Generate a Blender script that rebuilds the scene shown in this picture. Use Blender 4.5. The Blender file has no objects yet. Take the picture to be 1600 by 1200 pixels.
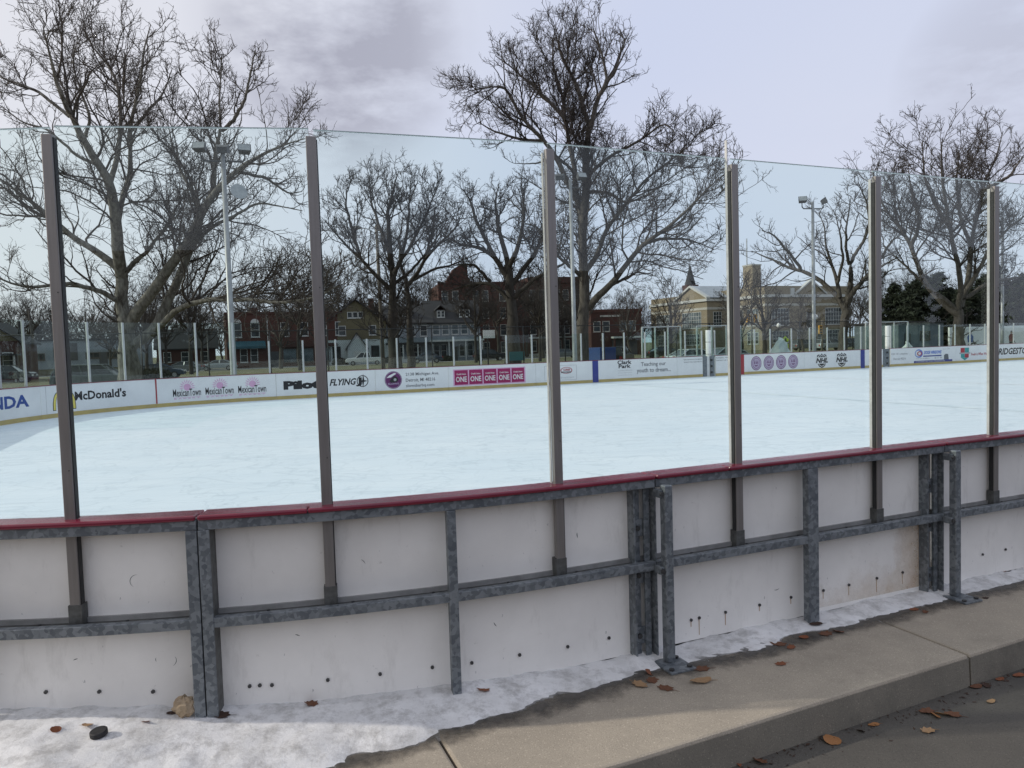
import bpy, bmesh, math, random
import numpy as np
from mathutils import Vector, Matrix
R = math.radians
sc = bpy.context.scene
rnd = random.Random(11)

# ------------------------------------------------------------------ camera, sky, sun, exposure
F, PITCH, ROLL, CAMZ = 1150.0, 0.0512, 0.0306, 1.78      # focal length in photo pixels, tilt down, roll, height over the ice
cam_d = bpy.data.cameras.new('camera'); cam = bpy.data.objects.new('camera', cam_d)
sc.collection.objects.link(cam); sc.camera = cam
cam_d.sensor_fit = 'HORIZONTAL'; cam_d.sensor_width = 36; cam_d.lens = 36 * F / 1600
cam_d.clip_start = 0.05; cam_d.clip_end = 6000
_up0 = Vector((0, math.sin(PITCH), math.cos(PITCH))); _fw = Vector((0, math.cos(PITCH), -math.sin(PITCH)))
_rt = Vector((1, 0, 0)) * math.cos(ROLL) - _up0 * math.sin(ROLL)
_up = Vector((1, 0, 0)) * math.sin(ROLL) + _up0 * math.cos(ROLL)
_m = Matrix((_rt, _up, -_fw)).transposed().to_4x4(); _m.translation = (0, 0, CAMZ)
cam.matrix_world = _m

SUN_EL, SUN_AZ = R(27), R(-92)                          # sun low on the left of the picture; azimuth from +Y towards +X
world = bpy.data.worlds.new('World'); sc.world = world; world.use_nodes = True
wn, wl = world.node_tree.nodes, world.node_tree.links
wn.clear()
def W(t, **k):
    n = wn.new(t)
    for a, b in k.items(): setattr(n, a, b)
    return n
w_out = W('ShaderNodeOutputWorld'); w_bg = W('ShaderNodeBackground'); w_bg.inputs[1].default_value = 0.1
sky = W('ShaderNodeTexSky', sky_type='NISHITA', sun_disc=False, sun_elevation=SUN_EL, sun_rotation=SUN_AZ)
sky.air_density = 1.0; sky.dust_density = 2.0
tc = W('ShaderNodeTexCoord'); sep = W('ShaderNodeSeparateXYZ'); wl.new(tc.outputs['Generated'], sep.inputs[0])
# flat cloud deck: direction divided by its height
add = W('ShaderNodeMath', operation='ADD'); add.inputs[1].default_value = 0.16; wl.new(sep.outputs[2], add.inputs[0])
mx = W('ShaderNodeMath', operation='MAXIMUM'); mx.inputs[1].default_value = 0.05; wl.new(add.outputs[0], mx.inputs[0])
dx = W('ShaderNodeMath', operation='DIVIDE'); dy = W('ShaderNodeMath', operation='DIVIDE')
wl.new(sep.outputs[0], dx.inputs[0]); wl.new(sep.outputs[1], dy.inputs[0])
wl.new(mx.outputs[0], dx.inputs[1]); wl.new(mx.outputs[0], dy.inputs[1])
cmb = W('ShaderNodeCombineXYZ'); wl.new(dx.outputs[0], cmb.inputs[0]); wl.new(dy.outputs[0], cmb.inputs[1])
def wnoise(scale, detail, off, rough=0.55):
    mp = W('ShaderNodeMapping'); mp.inputs['Location'].default_value = off; wl.new(cmb.outputs[0], mp.inputs[0])
    n = W('ShaderNodeTexNoise'); n.inputs['Scale'].default_value = scale; n.inputs['Detail'].default_value = detail
    n.inputs['Roughness'].default_value = rough; wl.new(mp.outputs[0], n.inputs['Vector']); return n
def wramp(src, a, b, ca=(0, 0, 0, 1), cb=(1, 1, 1, 1)):
    r = W('ShaderNodeValToRGB'); r.color_ramp.elements[0].position = a; r.color_ramp.elements[1].position = b
    r.color_ramp.elements[0].color = ca; r.color_ramp.elements[1].color = cb
    wl.new(src, r.inputs[0]); return r
veil = wramp(wnoise(0.5, 3, (1.3, 4.2, 0), .4).outputs[0], 0.25, 0.6, (6.2, 6.85, 8.9, 1), (7.0, 7.4, 8.9, 1))   # bright thin overcast
def mixc(f, a, b):
    m = W('ShaderNodeMix', data_type='RGBA')
    if isinstance(f, float): m.inputs[0].default_value = f
    else: wl.new(f, m.inputs[0])
    wl.new(a, m.inputs[6])
    if isinstance(b, tuple): m.inputs[7].default_value = b
    else: wl.new(b, m.inputs[7])
    return m.outputs[2]
nrm = W('ShaderNodeVectorMath', operation='NORMALIZE'); wl.new(tc.outputs['Generated'], nrm.inputs[0])
def lobe(v, lo, hi):
    d = W('ShaderNodeVectorMath', operation='DOT_PRODUCT'); wl.new(nrm.outputs[0], d.inputs[0])
    d.inputs[1].default_value = Vector(v).normalized(); return wramp(d.outputs['Value'], lo, hi)
glow = lobe((math.sin(SUN_AZ) * math.cos(SUN_EL), math.cos(SUN_AZ) * math.cos(SUN_EL), math.sin(SUN_EL)), -0.1, 1.0)      # thin cloud is whiter towards the sun
col = mixc(0.92, sky.outputs[0], mixc(glow.outputs[0], veil.outputs[0], (9.0, 8.8, 8.7, 1)))
# grey cloud masses
gm = wramp(wnoise(1.1, 7, (3.1, 0.4, 0), 0.6).outputs[0], 0.55, 0.78)
# one heavier cloud over the trees, where the photograph has it
lb = lobe((-0.20, 0.914, 0.375), 0.987, 0.997); lb2 = lobe((.70, 1.018, .34), .992, .9985)
lbn = wramp(wnoise(2.2, 6, (0.7, 0.2, 0), 0.6).outputs[0], 0.34, 0.54)
lm = W('ShaderNodeMath', operation='MULTIPLY'); wl.new(lb.outputs[0], lm.inputs[0]); wl.new(lbn.outputs[0], lm.inputs[1])
gmul = W('ShaderNodeMath', operation='MULTIPLY'); gmul.inputs[1].default_value = 0.05; wl.new(gm.outputs[0], gmul.inputs[0])
lmul = W('ShaderNodeMath', operation='MULTIPLY'); lmul.inputs[1].default_value = 0.9; wl.new(lm.outputs[0], lmul.inputs[0])
l2 = W('ShaderNodeMath', operation='MULTIPLY'); wl.new(lb2.outputs[0], l2.inputs[0]); wl.new(lbn.outputs[0], l2.inputs[1])
l2m = W('ShaderNodeMath', operation='MULTIPLY_ADD'); l2m.inputs[1].default_value = 0.45; wl.new(l2.outputs[0], l2m.inputs[0]); wl.new(lmul.outputs[0], l2m.inputs[2]); lmul = l2m
gmax = W('ShaderNodeMath', operation='MAXIMUM'); wl.new(gmul.outputs[0], gmax.inputs[0]); wl.new(lmul.outputs[0], gmax.inputs[1])
col = mixc(gmax.outputs[0], col, (3.9, 4.0, 4.9, 1))
wl.new(col, w_bg.inputs[0]); wl.new(w_bg.outputs[0], w_out.inputs[0])

sun_d = bpy.data.lights.new('sun', 'SUN'); sun_d.energy = 2.6; sun_d.angle = R(0.9); sun_d.color = (1.0, 0.93, 0.83)
sun = bpy.data.objects.new('sun', sun_d); sc.collection.objects.link(sun)
sun_dir = Vector((math.sin(SUN_AZ) * math.cos(SUN_EL), math.cos(SUN_AZ) * math.cos(SUN_EL), math.sin(SUN_EL)))
sun.rotation_euler = sun_dir.to_track_quat('Z', 'Y').to_euler(); sun.location = (-30, -5, 30)
vs = sc.view_settings; vs.view_transform = 'Standard'; vs.look = 'None'; vs.exposure = 0.0; vs.gamma = 1.0; vs.use_curve_mapping = False
sc.cycles.use_denoising = True; sc.cycles.transparent_max_bounces = 32; sc.cycles.max_bounces = 8
sc.cycles.sample_clamp_indirect = 6.0

# ------------------------------------------------------------------ pixel and rink geometry
def ray(u, v):
    a = (u - 800) / F; b = (600 - v) / F
    a2 = a * math.cos(ROLL) + b * math.sin(ROLL); b2 = -a * math.sin(ROLL) + b * math.cos(ROLL)
    return Vector((a2, math.cos(PITCH) + b2 * math.sin(PITCH), -math.sin(PITCH) + b2 * math.cos(PITCH)))
def at(u, v, Y):
    k = ray(u, v); return k * (Y / k.y) + Vector((0, 0, CAMZ))
def on(u, v, z):
    k = ray(u, v); return k * ((z - CAMZ) / k.z) + Vector((0, 0, CAMZ))
TH, OX, OY, RC, T0, WID, HB = 0.3963, -12.9566, 26.7028, 7.5915, 3.5228, 26.0695, 1.0124
DX, DY = math.cos(TH), math.sin(TH)
def RK(s, t, z=0.0):                                     # s along the rink, t across it towards the camera
    return Vector((OX + DX * s + DY * t, OY + DY * s - DX * t, z))
def FP(q, o, z):                                         # far boards; o outwards
    if q >= T0: return RK(q, -o, z)
    ph = (T0 - q) / RC
    if ph > math.pi / 2: return RK(T0 - RC - o, RC + (ph - math.pi / 2) * RC, z)
    r = RC + o; return RK(T0 - r * math.sin(ph), RC - r * math.cos(ph), z)
def NP(q, o, z):                                         # near boards; o outwards, to the camera
    if q >= T0: return RK(q, WID + o, z)
    ph = (T0 - q) / RC
    if ph > math.pi / 2: return RK(T0 - RC - o, WID - RC - (ph - math.pi / 2) * RC, z)
    r = RC + o; return RK(T0 - r * math.sin(ph), WID - RC + r * math.cos(ph), z)

# ------------------------------------------------------------------ builders
COL = sc.collection
WLOC = {}
def tag(o, label=None, cat=None, group=None, kind=None):
    if label: o['label'] = label
    if cat: o['category'] = cat
    if group: o['group'] = group
    if kind: o['kind'] = kind
    return o
def thing(name, label, cat, loc=(0, 0, 0), rz=0.0, group=None):
    o = bpy.data.objects.new(name, None); o.empty_display_size = 0.2; COL.objects.link(o)
    o.location = loc; o.rotation_euler = (0, 0, rz); WLOC[o.name] = Vector(loc)
    return tag(o, label, cat, group)
def link(name, me, parent=None, loc=None):
    o = bpy.data.objects.new(name, me); COL.objects.link(o)
    if parent: o.parent = parent
    if loc is not None: o.location = loc
    return o
def copy_tree(o, parent=None):
    c = o.copy(); COL.objects.link(c); c.parent = parent
    for ch in o.children: copy_tree(ch, c)
    return c
class MB:
    def __init__(s, org=(0, 0, 0)): s.v = []; s.f = []; s.org = Vector(org)
    def add(s, vs, fs):
        n = len(s.v); s.v += [tuple(Vector(p) - s.org) for p in vs]; s.f += [tuple(i + n for i in f) for f in fs]; return s
    BF = [(0, 3, 2, 1), (4, 5, 6, 7), (0, 1, 5, 4), (1, 2, 6, 5), (2, 3, 7, 6), (3, 0, 4, 7)]
    def box(s, x0, x1, y0, y1, z0, z1):
        return s.add([(x0, y0, z0), (x1, y0, z0), (x1, y1, z0), (x0, y1, z0), (x0, y0, z1), (x1, y0, z1), (x1, y1, z1), (x0, y1, z1)], s.BF)
    def hexa(s, pts): return s.add(pts, s.BF)
    def pbox(s, P, q0, q1, o0, o1, z0, z1, n=None):      # box swept along a board path P
        if n is None: n = 1 if min(q0, q1) >= T0 else max(1, int(abs(q1 - q0) / 0.22 + .5))
        vs = []; fs = []
        for i in range(n + 1):
            q = q0 + (q1 - q0) * i / n
            vs += [P(q, o0, z0), P(q, o1, z0), P(q, o1, z1), P(q, o0, z1)]
        for i in range(n):
            a = 4 * i; b = a + 4
            fs += [(a + k, a + (k + 1) % 4, b + (k + 1) % 4, b + k) for k in range(4)]
        fs += [(3, 2, 1, 0), tuple(4 * n + k for k in range(4))]
        return s.add(vs, fs)
    def prism(s, poly, y0, y1, ax='y'):                  # polygon in xz extruded along y
        n = len(poly); vs = [(x, y0, z) for x, z in poly] + [(x, y1, z) for x, z in poly]
        if ax == 'x': vs = [(y, x, z) for x, y, z in vs]
        return s.add(vs, [tuple(range(n)), tuple(range(2 * n - 1, n - 1, -1))] + [(i, i + n, (i + 1) % n + n, (i + 1) % n) for i in range(n)])
    def tube(s, pts, rs, k=8, cap=True):
        pts = [Vector(p) for p in pts]; vs = []; fs = []
        if not hasattr(rs, '__len__'): rs = [rs] * len(pts)
        for i, p in enumerate(pts):
            d = (pts[min(i + 1, len(pts) - 1)] - pts[max(i - 1, 0)]).normalized()
            a = d.cross(Vector((0.31, 0.95, 0.02)) if abs(d.z) > .8 else Vector((0, 0, 1))).normalized(); b = d.cross(a)
            vs += [p + (a * math.cos(2 * math.pi * j / k) + b * math.sin(2 * math.pi * j / k)) * rs[i] for j in range(k)]
        for i in range(len(pts) - 1):
            fs += [(i * k + j, i * k + (j + 1) % k, (i + 1) * k + (j + 1) % k, (i + 1) * k + j) for j in range(k)]
        if cap: fs += [tuple(range(k - 1, -1, -1)), tuple((len(pts) - 1) * k + j for j in range(k))]
        return s.add(vs, fs)
    def mesh(s, name, mat, smooth=False):
        me = bpy.data.meshes.new(name); me.from_pydata(s.v, [], s.f); me.update()
        bm = bmesh.new(); bm.from_mesh(me); bmesh.ops.recalc_face_normals(bm, faces=bm.faces); bm.to_mesh(me); bm.free()
        if mat: me.materials.append(mat)
        if smooth: me.polygons.foreach_set('use_smooth', [True] * len(me.polygons))
        return me
    def build(s, name, mat, parent=None, bevel=0, smooth=False, loc=None):
        o = link(name, s.mesh(name, mat, smooth), parent, loc)
        if bevel:
            m = o.modifiers.new('bevel', 'BEVEL'); m.width = bevel; m.segments = 2; m.limit_method = 'ANGLE'; m.angle_limit = R(40)
        return o
def np_mesh(name, v, f, mat, smooth=True):
    me = bpy.data.meshes.new(name); k = f.shape[1]
    me.vertices.add(len(v)); me.vertices.foreach_set('co', np.ascontiguousarray(v, dtype=np.float32).ravel())
    me.loops.add(f.size); me.loops.foreach_set('vertex_index', f.astype(np.int32).ravel())
    me.polygons.add(len(f)); me.polygons.foreach_set('loop_start', np.arange(0, f.size, k, dtype=np.int32))
    me.polygons.foreach_set('use_smooth', np.full(len(f), smooth))
    me.update(calc_edges=True); me.materials.append(mat); return me

# ------------------------------------------------------------------ materials
def nodes(name):
    m = bpy.data.materials.new(name); m.use_nodes = True; nt = m.node_tree; b = nt.nodes['Principled BSDF']; return m, nt, b
def N(nt, t, **k):
    n = nt.nodes.new(t)
    for a, b in k.items():
        if a in n.inputs.keys(): n.inputs[a].default_value = b
        else: setattr(n, a, b)
    return n
def ramp(nt, src, a, b, ca, cb):
    r = N(nt, 'ShaderNodeValToRGB'); e = r.color_ramp.elements; e[0].position = a; e[1].position = b
    e[0].color = (*ca, 1); e[1].color = (*cb, 1); nt.links.new(src, r.inputs[0]); return r.outputs[0]
def mix(nt, f, a, b, mode='MIX'):
    m = N(nt, 'ShaderNodeMix', data_type='RGBA', blend_type=mode)
    if isinstance(f, (int, float)): m.inputs[0].default_value = f
    else: nt.links.new(f, m.inputs[0])
    for i, c in ((6, a), (7, b)):
        if isinstance(c, tuple): m.inputs[i].default_value = (*c, 1)
        else: nt.links.new(c, m.inputs[i])
    return m.outputs[2]
def noise(nt, scale, detail=5, rough=.55, stretch=None, coord='Object'):
    t = N(nt, 'ShaderNodeTexCoord'); n = N(nt, 'ShaderNodeTexNoise', Scale=scale, Detail=detail, Roughness=rough)
    if stretch:
        mp = N(nt, 'ShaderNodeMapping'); mp.inputs['Scale'].default_value = stretch[:3]
        if len(stretch) > 3: mp.inputs['Rotation'].default_value = (0, 0, stretch[3])
        nt.links.new(t.outputs[coord], mp.inputs[0]); nt.links.new(mp.outputs[0], n.inputs['Vector'])
    else: nt.links.new(t.outputs[coord], n.inputs['Vector'])
    return n.outputs[0]
def bump(nt, b, h, strength, dist=.01):
    bp = N(nt, 'ShaderNodeBump', Strength=strength, Distance=dist); nt.links.new(h, bp.inputs['Height']); nt.links.new(bp.outputs[0], b.inputs['Normal'])
def M(name, c1, c2=None, scale=6, rough=.6, metal=0.0, lo=.35, hi=.65, detail=5, stretch=None, bmp=0, bscale=None, bdist=.01, spec=None):
    m, nt, b = nodes(name)
    if c2 is None: c2 = tuple(x * .82 for x in c1)
    n = noise(nt, scale, detail, .6, stretch)
    nt.links.new(ramp(nt, n, lo, hi, c1, c2), b.inputs['Base Color'])
    b.inputs['Roughness'].default_value = rough; b.inputs['Metallic'].default_value = metal
    if spec is not None: b.inputs['Specular IOR Level'].default_value = spec
    if bmp: bump(nt, b, noise(nt, bscale or scale * 4, 6, .6, stretch), bmp, bdist)
    return m
def m_galv():
    m, nt, b = nodes('galvanised_steel')
    t = N(nt, 'ShaderNodeTexCoord'); v = N(nt, 'ShaderNodeTexVoronoi', Scale=48.0); nt.links.new(t.outputs['Object'], v.inputs['Vector'])
    sp = N(nt, 'ShaderNodeSeparateColor'); nt.links.new(v.outputs['Color'], sp.inputs[0])
    a = ramp(nt, sp.outputs[0], .25, .75, (.09, .105, .12), (.25, .275, .29))
    c = mix(nt, .42, a, ramp(nt, noise(nt, 9, 6), .3, .7, (.10, .115, .13), (.23, .25, .265)))
    c = mix(nt, ramp(nt, noise(nt, 14, 8, .7), .66, .8, (0, 0, 0), (.7, .7, .7)), c, (.38, .39, .4))
    nt.links.new(c, b.inputs['Base Color']); b.inputs['Metallic'].default_value = .3; b.inputs['Roughness'].default_value = .5
    bump(nt, b, noise(nt, 60, 4), .12, .004); return m
def m_panel():
    m, nt, b = nodes('white_board_plastic')
    c = ramp(nt, noise(nt, 1.7, 7, .6), .3, .72, (.90, .88, .835), (.755, .735, .695))
    c = mix(nt, ramp(nt, noise(nt, 4, 8, .7, (2, 2, .6)), .56, .85, (0, 0, 0), (.5, .5, .5)), c, (.40, .38, .34))
    c = mix(nt, ramp(nt, noise(nt, 16, 6, .7, (1, 1, 1.6)), .66, .72, (0, 0, 0), (.4, .4, .4)), c, (.45, .43, .39))
    c = mix(nt, ramp(nt, noise(nt, 38, 3, .5, (1, 1, .45)), .73, .76, (0, 0, 0), (.55, .55, .55)), c, (.25, .25, .25))
    nt.links.new(c, b.inputs['Base Color']); b.inputs['Roughness'].default_value = .42
    bump(nt, b, noise(nt, 3, 3), .08, .02); return m
def m_glass():
    m = bpy.data.materials.new('rink_glass'); m.use_nodes = True; nt = m.node_tree; nt.nodes.clear()
    out = N(nt, 'ShaderNodeOutputMaterial'); tr = N(nt, 'ShaderNodeBsdfTransparent'); gl = N(nt, 'ShaderNodeBsdfGlossy', Roughness=0.0)
    tr.inputs[0].default_value = (.925, .972, .958, 1); gl.inputs[0].default_value = (1, 1, 1, 1)
    fr = N(nt, 'ShaderNodeFresnel', IOR=1.42)
    ge = N(nt, 'ShaderNodeNewGeometry'); io = N(nt, 'ShaderNodeMapRange'); nt.links.new(ge.outputs['Backfacing'], io.inputs[0]); io.inputs[3].default_value = 1.34; io.inputs[4].default_value = 1 / 1.34; nt.links.new(io.outputs[0], fr.inputs['IOR'])   # same weak mirror from either side
    mx = N(nt, 'ShaderNodeMixShader'); nt.links.new(fr.outputs[0], mx.inputs[0])
    nt.links.new(tr.outputs[0], mx.inputs[1]); nt.links.new(gl.outputs[0], mx.inputs[2])
    df = N(nt, 'ShaderNodeBsdfDiffuse'); df.inputs[0].default_value = (.85, .88, .88, 1)
    m2 = N(nt, 'ShaderNodeMixShader')                    # dried smears on the pane
    sm = ramp(nt, noise(nt, 1.9, 9, .72, (1, 1, .35), 'Object'), .57, .82, (0, 0, 0), (.07, .07, .07))
    nt.links.new(sm, m2.inputs[0]); nt.links.new(mx.outputs[0], m2.inputs[1]); nt.links.new(df.outputs[0], m2.inputs[2])
    nt.links.new(m2.outputs[0], out.inputs[0]); return m
def m_ice():
    m, nt, b = nodes('scraped_ice')
    c = ramp(nt, noise(nt, .5, 8, .62), .25, .75, (.70, .775, .845), (.80, .85, .90))
    c = mix(nt, ramp(nt, noise(nt, .9, 9, .72, (.35, 3.2, 1, .12)), .48, .66, (0, 0, 0), (.55, .55, .55)), c, (.63, .71, .78))
    c = mix(nt, ramp(nt, noise(nt, 2.2, 9, .75, (.25, 5, 1, -.5)), .58, .68, (0, 0, 0), (.6, .6, .6)), c, (.90, .92, .93))
    c = mix(nt, ramp(nt, noise(nt, 11, 4, .6), .74, .78, (0, 0, 0), (.35, .35, .35)), c, (.62, .67, .70))
    for sc_, st in ((.9, (1, 1, 1)), (1.7, (1, .6, 1, .7)), (.6, (.5, 1.3, 1, -.4))):            # skate cuts
        r = N(nt, 'ShaderNodeValToRGB'); e = r.color_ramp.elements; e[0].position = .488; e[1].position = .512; e[0].color = e[1].color = (0, 0, 0, 1); x = e.new(.5); x.color = (.42, .42, .42, 1)
        nt.links.new(noise(nt, sc_, 2.5, .5, st), r.inputs[0]); c = mix(nt, r.outputs[0], c, (.52, .60, .66))
    nt.links.new(c, b.inputs['Base Color']); b.inputs['Roughness'].default_value = .5; b.inputs['Specular IOR Level'].default_value = .3
    bump(nt, b, noise(nt, 6, 9, .7, (.6, 2.5, 1, .12)), .12, .02); return m
def m_snow():
    m, nt, b = nodes('crusted_snow')
    c = ramp(nt, noise(nt, 3, 9, .7), .3, .7, (.86, .855, .85), (.60, .595, .585))
    c = mix(nt, ramp(nt, noise(nt, 9, 10, .75), .46, .64, (0, 0, 0), (.75, .75, .75)), c, (.36, .35, .335))
    c = mix(nt, ramp(nt, noise(nt, 60, 4, .7), .70, .76, (0, 0, 0), (.6, .6, .6)), c, (.22, .20, .18))
    nt.links.new(c, b.inputs['Base Color']); b.inputs['Roughness'].default_value = .75
    b.inputs['Subsurface Weight'].default_value = 0.0
    bump(nt, b, noise(nt, 45, 9, .75), .5, .012); return m
def m_concrete(name, c1, c2, dark, sc_=1.0):
    m, nt, b = nodes(name)
    c = ramp(nt, noise(nt, 2.2 * sc_, 8, .65), .3, .7, c1, c2)
    c = mix(nt, ramp(nt, noise(nt, 160 * sc_, 3, .6), .56, .68, (0, 0, 0), (.75, .75, .75)), c, tuple(x * .45 for x in c1))
    c = mix(nt, ramp(nt, noise(nt, 120 * sc_, 3, .6), .60, .70, (0, 0, 0), (.7, .7, .7)), c, tuple(min(1, x * 1.6) for x in c1))
    c = mix(nt, ramp(nt, noise(nt, 1.3 * sc_, 9, .7), .52, .74, (0, 0, 0), (.8, .8, .8)), c, dark)
    nt.links.new(c, b.inputs['Base Color']); b.inputs['Roughness'].default_value = .88
    bump(nt, b, noise(nt, 110 * sc_, 6, .7), .45, .006); return m
GALV = m_galv(); PANEL = m_panel(); GLASS = m_glass(); ICE = m_ice(); SNOW = m_snow()
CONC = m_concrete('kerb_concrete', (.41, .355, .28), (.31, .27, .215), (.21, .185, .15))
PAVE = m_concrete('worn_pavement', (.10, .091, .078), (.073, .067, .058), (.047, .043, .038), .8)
KFACE = m_concrete('kerb_face_concrete', (.25, .225, .18), (.17, .155, .125), (.07, .065, .054))  # darker kerb concrete, shade of the face and stains put into the colour
RED = M('maroon_cap_plastic', (.20, .015, .038), (.15, .012, .03), 5, .24, 0, .35, .7, 7, None, .1, 40, .003)
ALU = M('anodised_aluminium', (.285, .268, .258), (.23, .215, .205), 12, .42, .55, .3, .7, 6, (4, 4, .3), .1, 60, .002)
SOCK = M('socket_steel', (.14, .145, .14), (.07, .07, .065), 22, .55, .4)
BLACK = M('black_rubber', (.012, .012, .013), (.02, .02, .02), 20, .6)
WSTRIP = M('white_gasket', (.58, .58, .56), (.42, .42, .41), 14, .5)
BOLT = M('bolt_steel', (.10, .10, .10), (.05, .05, .05), 30, .5, .6)
RUST = M('rust_streak', (.35, .17, .06), (.45, .30, .16), 18, .8)
YEL = M('yellow_kick_plastic', (.52, .40, .14), (.40, .31, .13), 3, .5, 0, .3, .7, 8)
BOARD = M('far_board_plastic', (.80, .81, .81), (.70, .71, .715), 1.6, .4, 0, .35, .75, 9)
def flat(name, c, rough=.5): return M(name, c, tuple(x * .86 for x in c), 4, rough)
INK = flat('black_print', (.012, .012, .015)); GINK = flat('grey_print', (.13, .14, .15)); LGINK = flat('pale_grey_print', (.42, .43, .44))
BLUE = flat('blue_print', (.02, .07, .30)); NAVY = flat('navy_print', (.035, .05, .26)); MAG = flat('magenta_print', (.33, .008, .10)); PINK = flat('pink_print', (.72, .42, .62))
PURP = flat('purple_print', (.13, .02, .12)); LILAC = flat('lilac_print', (.50, .42, .56)); WHITE = flat('white_print', (.78, .78, .77)); REDP = flat('red_print', (.42, .03, .05))
YELP = flat('yellow_print', (.78, .66, .14)); TEALP = flat('teal_print', (.05, .33, .33)); REDL = flat('red_line_paint', (.36, .035, .045)); LBLUE = flat('light_blue_print', (.12, .22, .60))
BARK1 = M('sycamore_bark', (.25, .235, .205), (.095, .085, .07), 5, .9, 0, .35, .62, 8, (1, 1, .35), .7, 12, .05)
BARK2 = M('grey_bark', (.115, .10, .087), (.055, .048, .04), 7, .9, 0, .35, .65, 8, (1, 1, .3), .7, 14, .05)
BARK3 = M('dark_bark', (.06, .05, .043), (.03, .026, .022), 7, .9, 0, .35, .65, 8, (1, 1, .3), .6, 14, .05)
TWIG1 = M('sycamore_twig', (.085, .07, .06), (.05, .042, .036), 3, .9); TWIG2 = M('brown_twig', (.055, .044, .038), (.032, .026, .023), 3, .9); TWIG3 = M('dark_twig', (.034, .028, .025), (.02, .017, .015), 3, .9)
GRASS = M('winter_turf', (.105, .105, .045), (.17, .145, .075), .35, .95, 0, .35, .65, 9, None, .6, 20, .05)
ROAD = M('street_asphalt', (.085, .085, .088), (.06, .06, .063), 1.5, .85); WALK = M('pale_sidewalk', (.36, .35, .32), (.28, .27, .25), 1.2, .9)
BLK = M('black_fence_paint', (.008, .008, .009), (.015, .015, .015), 8, .5); STEELP = M('pole_paint', (.34, .35, .355), (.27, .28, .29), 3, .45, .3)

# ------------------------------------------------------------------ ground, rink slab, ice
def struct(name, mb, mat, label=None, bevel=0):
    return tag(mb.build(name, mat, None, bevel), label, None, None, 'structure')
LEDGE, PAVZ, GRZ = -0.08, -0.26, -0.30
struct('ground', MB().add([(-3000, -400, GRZ), (3000, -400, GRZ), (3000, 4000, GRZ), (-3000, 4000, GRZ)], [(0, 1, 2, 3)]), GRASS, 'dull winter grass of the park beyond the rink')
def rkquad(s0, s1, t0_, t1_, z): return [RK(s0, t1_, z), RK(s1, t1_, z), RK(s1, t0_, z), RK(s0, t0_, z)]
struct('pavement', MB().add(rkquad(-14, 40, 26.2, 60, PAVZ), [(0, 1, 2, 3)]), PAVE, 'worn grey pavement below the kerb')
struct('rink_slab', MB().add(rkquad(-8, 60, -3.2, 26.3, -0.13), [(0, 1, 2, 3)]), WALK, 'concrete slab around the rink')
# street parallel to the rink, beyond the park, with pale sidewalks
for nm, a, b, z, m_, lb_ in (('road', -92, -82, -.292, ROAD, 'asphalt street behind the park'), ('sidewalk', -81.2, -78.6, -.288, WALK, 'pale sidewalk on the park side of the street'), ('sidewalk', -96.5, -94, -.288, WALK, 'pale sidewalk in front of the houses')):
    struct(nm, MB().add(rkquad(-220, 320, a, b, z), [(0, 1, 2, 3)]), m_, lb_)
struct('path', MB().add(rkquad(-60, -16, -14, -4, -.29), [(0, 1, 2, 3)]), WALK, 'pale paved strip beside the rink corner')

edge = [FP(q, 0.012, 0) for q in [T0 - RC * math.pi / 2 + RC * math.pi / 2 * i / 24 for i in range(25)]]
edge += [RK(56, -.012)]
edge += [RK(56, WID - .13)] + [NP(q, -.13, 0) for q in [T0 - RC * math.pi / 2 * i / 24 for i in range(25)]]
ice = struct('ice', MB().add(edge, [tuple(range(len(edge)))]), ICE, 'scraped white outdoor ice sheet')
LINEB = M('faint_blue_line', (.60, .69, .76), (.80, .85, .88), 1.3, .5, 0, .35, .65, 9); LINER = M('faint_red_line', (.70, .74, .79), (.82, .86, .89), 1.3, .5, 0, .35, .65, 9)
for s_, w_, m_ in ((18.29, .15, LINEB), (26.52, .15, LINER), (34.75, .15, LINEB)):
    tl = 0.9 if s_ == 0 else .05
    MB().add(rkquad(s_ - w_, s_ + w_, tl, WID - .2 - tl, .004), [(0, 1, 2, 3)]).build('ice_line', m_, ice)
def ring(c, r0, r1, z, n=72):
    mb = MB(); vs = []
    for i in range(n):
        a = 2 * math.pi * i / n; vs += [RK(c[0] + r0 * math.cos(a), c[1] + r0 * math.sin(a), z), RK(c[0] + r1 * math.cos(a), c[1] + r1 * math.sin(a), z)]
    return mb.add(vs, [(2 * i, 2 * i + 1, (2 * i + 3) % (2 * n), (2 * i + 2) % (2 * n)) for i in range(n)])
for c in ((26.52, 13),): ring(c, 4.52, 4.60, .003).build('ice_circle', LINER, ice)

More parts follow.
